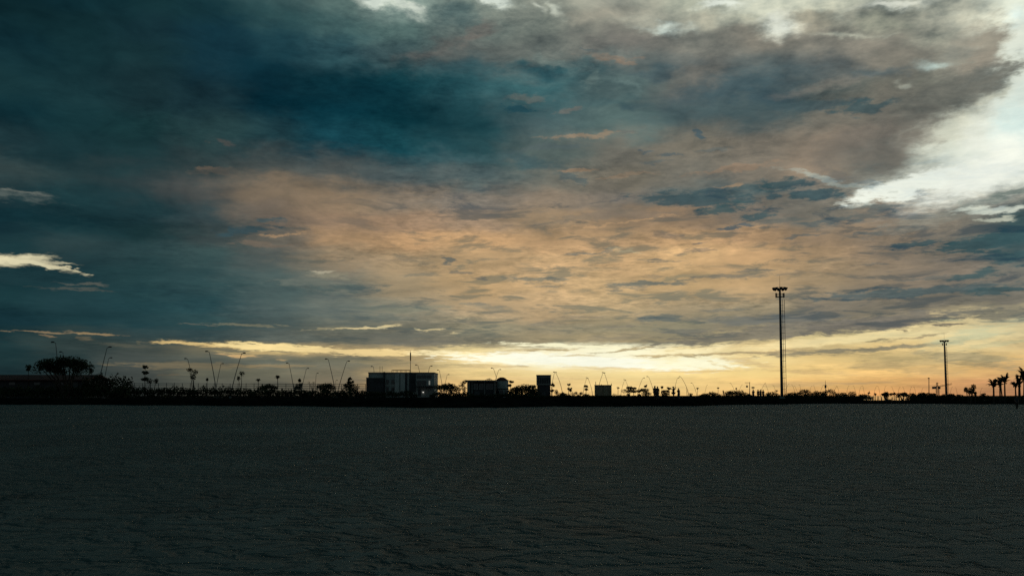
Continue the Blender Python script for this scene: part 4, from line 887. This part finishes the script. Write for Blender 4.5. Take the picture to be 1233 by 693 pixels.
street_lamp(677.5, 669, 448, 320, 'right half of the first arched lamp pair by the narrow block', bow=.6, sgn=-1)
street_lamp(702, 706.3, 455.5, 420, 'left half of the smaller arched lamp pair left of the slatted block', bow=.6, sgn=1)
street_lamp(713.5, 707.8, 454.8, 400, 'right half of the smaller arched lamp pair left of the slatted block', bow=.6, sgn=-1)
street_lamp(719.5, 726, 449, 340, 'left half of the arched lamp pair above the slatted block', bow=.6, sgn=1)
street_lamp(734, 727.6, 448.6, 335, 'right half of the arched lamp pair above the slatted block', bow=.6, sgn=-1)
street_lamp(747.5, 752, 457.5, 470, 'left half of the faint arched pair right of the slatted block', bow=.5, sgn=1)
street_lamp(758.5, 752.8, 457, 470, 'right half of the faint arched pair right of the slatted block', bow=.5, sgn=-1)
street_lamp(767.5, 774, 455, 400, 'lamp curving right above the layered trees left of the close pair', bow=.5)
street_lamp(787.5, 781, 453.4, 380, 'lamp curving left above the two people standing close', bow=.5)
street_lamp(811.5, 815.6, 455, 430, 'lamp curving right behind the person with raised arms', bow=.5)
street_lamp(829.5, 820, 453.5, 370, 'lamp curving left behind the forked stump', bow=.5)
street_lamp(839, 833.8, 461, 470, 'faint lamp curving left beside the small round-headed palm', bow=.5)
far = [(848.5, 851, 463.5), (886, 880, 461), (889, 893, 463), (915, 921, 461), (926, 921.8, 462), (935, 931.5, 464), (945, 949, 462.5), (958, 954, 463), (961, 957, 464.5), (965, 963, 463), (974, 977, 464.5), (983, 980, 464), (987, 991, 463.5), (1000, 996, 464), (1003, 1007, 465.5), (1011, 1008, 464.5), (1019, 1021.5, 464.5), (1031, 1028, 464.5), (1034, 1036.5, 465), (1041, 1039, 464.5), (1052, 1055, 465), (1060, 1057.5, 465), (1064, 1066, 465), (1077, 1074, 465.5), (1081, 1083, 466), (1090, 1087.5, 465.5), (1095, 1097, 466), (1103, 1101, 466), (1109, 1111, 466.5), (1144, 1146, 466), (1153, 1151, 466.5), (1180, 1182, 467)]
for Xb, Xt, Yt in far:
    street_lamp(Xb, Xt, Yt, min(900, 11.2 * F / (478 - Yt)), 'faint far street lamp sticking up from the right skyline', 'faint far street lamps on the right skyline', bow=.4, thick=1.35)

# ------------------------------------------------------------------ masts, poles, crane
flood_mast(941.6, 939.0, 347.5, 331.5, 245, 'tallest floodlight mast with lamp ring and ladder', .40, .27, 1.2)
flood_mast(1139.6, 1137.0, 410.2, 400.5, 470, 'smaller floodlight mast right of the tower crane', .55, .36, 1.35)
b = G(902.6, 320); r = thing('utility_pole', b, 'thin utility pole with a short arm pointing left', 'pole')
MB().tube([b - Vector((0, 0, .3)), W(902.6, 459.6, 320)], [.14, .09], 7).build('pole', STEEL, r)
MB().tube([W(903.4, 460.4, 320), W(896.8, 460.4, 320)], .07, 6).build('arm', STEEL, r)
p = W(899.4, 465, 320); MB().box(p.x - .28, p.x + .28, 319.85, 320.1, p.z - .35, p.z + .35).build('hanging_box', PAINT, MB().tube([W(899.4, 460.4, 320), p], .02, 4).build('hanger', STEEL, r))
b = G(906.7, 330); r = thing('globe_lamp', b, 'low lamp with a flat square head right of the utility pole', 'street lamp')
MB().tube([b - Vector((0, 0, .3)), W(906.7, 467, 330)], .06, 6).build('pole', STEEL, r); p = W(906.7, 466.2, 330)
MB().lathe((p.x, 330, p.z - .3), [(.12, 0), (.55, .1), (.65, .35), (.2, .55)], 10).build('lamp_head', PAINT, r)
b = G(994.3, 420); r = thing('signal_pole', b, 'thin dark pole rising behind the arched tree', 'pole')
MB().tube([b - Vector((0, 0, .3)), W(994, 464, 420), W(993.8, 457.5, 420)], [.17, .13, .05], 7).build('pole', STEEL, r)
p = W(994, 465.5, 420); MB().box(p.x - .35, p.x + .35, 419.7, 420.3, p.z - .5, p.z + .9).build('antenna_panel', PAINT, r)
b = G(1118.6, 420); r = thing('light_pole', b, 'plain straight pole with a small head left of the tower crane', 'pole')
MB().tube([b - Vector((0, 0, .3)), W(1118.5, 455.6, 420)], [.22, .15], 8).build('pole', STEEL, r)
p = W(1118.4, 455.4, 420); MB().tube([p + Vector((-.5, 0, 0)), p + Vector((-.1, 0, .2)), p + Vector((.45, 0, 0))], [.16, .24, .14], 8).build('lamp_head', PAINT, r)
D = 800.0; b = G(1129.2, D); r = thing('tower_crane', b, 'far tower crane with its long jib reaching behind the smaller mast', 'crane')
def lattice(mb, p, q, w_, n, rad):
    p, q = Vector(p), Vector(q); d = (q - p); u = Vector((0, 1, 0)); v = d.normalized().cross(u)
    cs = [(u * a_ + v * c_) * w_ for a_, c_ in ((-.5, -.5), (.5, -.5), (.5, .5), (-.5, .5))]
    for c in cs: mb.tube([p + c, q + c], rad, 4)
    for i in range(n):
        for j in range(4): mb.tube([p + d * (i / n) + cs[j], p + d * ((i + 1) / n) + cs[(j + 1) % 4]], rad * .6, 4)
zt = W(1129, 464.8, D).z
m_ = MB(); lattice(m_, b, (b.x, D, zt), 1.9, 9, .2); m_.build('mast', STEEL, r)
m_ = MB(); lattice(m_, W(1123.6, 466.2, D), W(1146, 461.9, D), 1.0, 16, .13); m_.build('jib', STEEL, r)
p = W(1125, 466.2, D); MB().box(p.x - 1.6, p.x + 1.4, D - .9, D + .9, p.z - 1.2, p.z + .8).build('counterweight', CONC, r)
m_ = MB(); tp = W(1128.4, 460.2, D); lattice(m_, (tp.x, D, zt), tp, 1.0, 4, .12)
m_.tube([tp, W(1124, 465.8, D)], .06, 4); m_.tube([tp, W(1138, 463.3, D)], .06, 4); m_.build('apex', STEEL, r)
p = W(1130, 466, D); MB().box(p.x - .6, p.x + .9, D - 1.9, D - .9, p.z - 1.4, p.z + .6).build('cab', PAINT, r)

# ------------------------------------------------------------------ people
person(788.7, 129, 1.82, 'taller of the two people standing close together', ('down', 'hip'), .15, False, 'short', .03, 0)
person(791.8, 129.4, 1.76, 'shorter of the two people standing close together', ('hip', 'down'), -.2, True, 'long', 0, 1)
person(811.0, 131, 1.76, 'person with raised arms standing alone', ('up', 'up'), .9, False, 'short', .05, 2)
person(817.2, 131, 1.52, 'small person in a long skirt right of the person with raised arms', ('bent', 'down'), .4, True, 'long', .02, 1)
person(907.2, 168, 1.62, 'person in a long skirt standing left of the group of three', ('down', 'bent'), .1, True, 'long', 0, 2)
person(913.0, 168, 1.62, 'left person of the group of three standing side by side', ('down', 'down'), .1, False, 'short', .02, 0)
person(916.0, 168.3, 1.64, 'middle person of the group of three standing side by side', ('hip', 'hip'), -.1, True, 'long', 0, 1)
person(919.2, 168, 1.58, 'right person of the group of three standing side by side', ('down', 'bent'), .2, False, 'short', .02, 2)
person(1224.6, 98, 1.5, 'person standing on the sand by the right edge', ('hip', 'down'), .3, False, 'short', .05, 0)
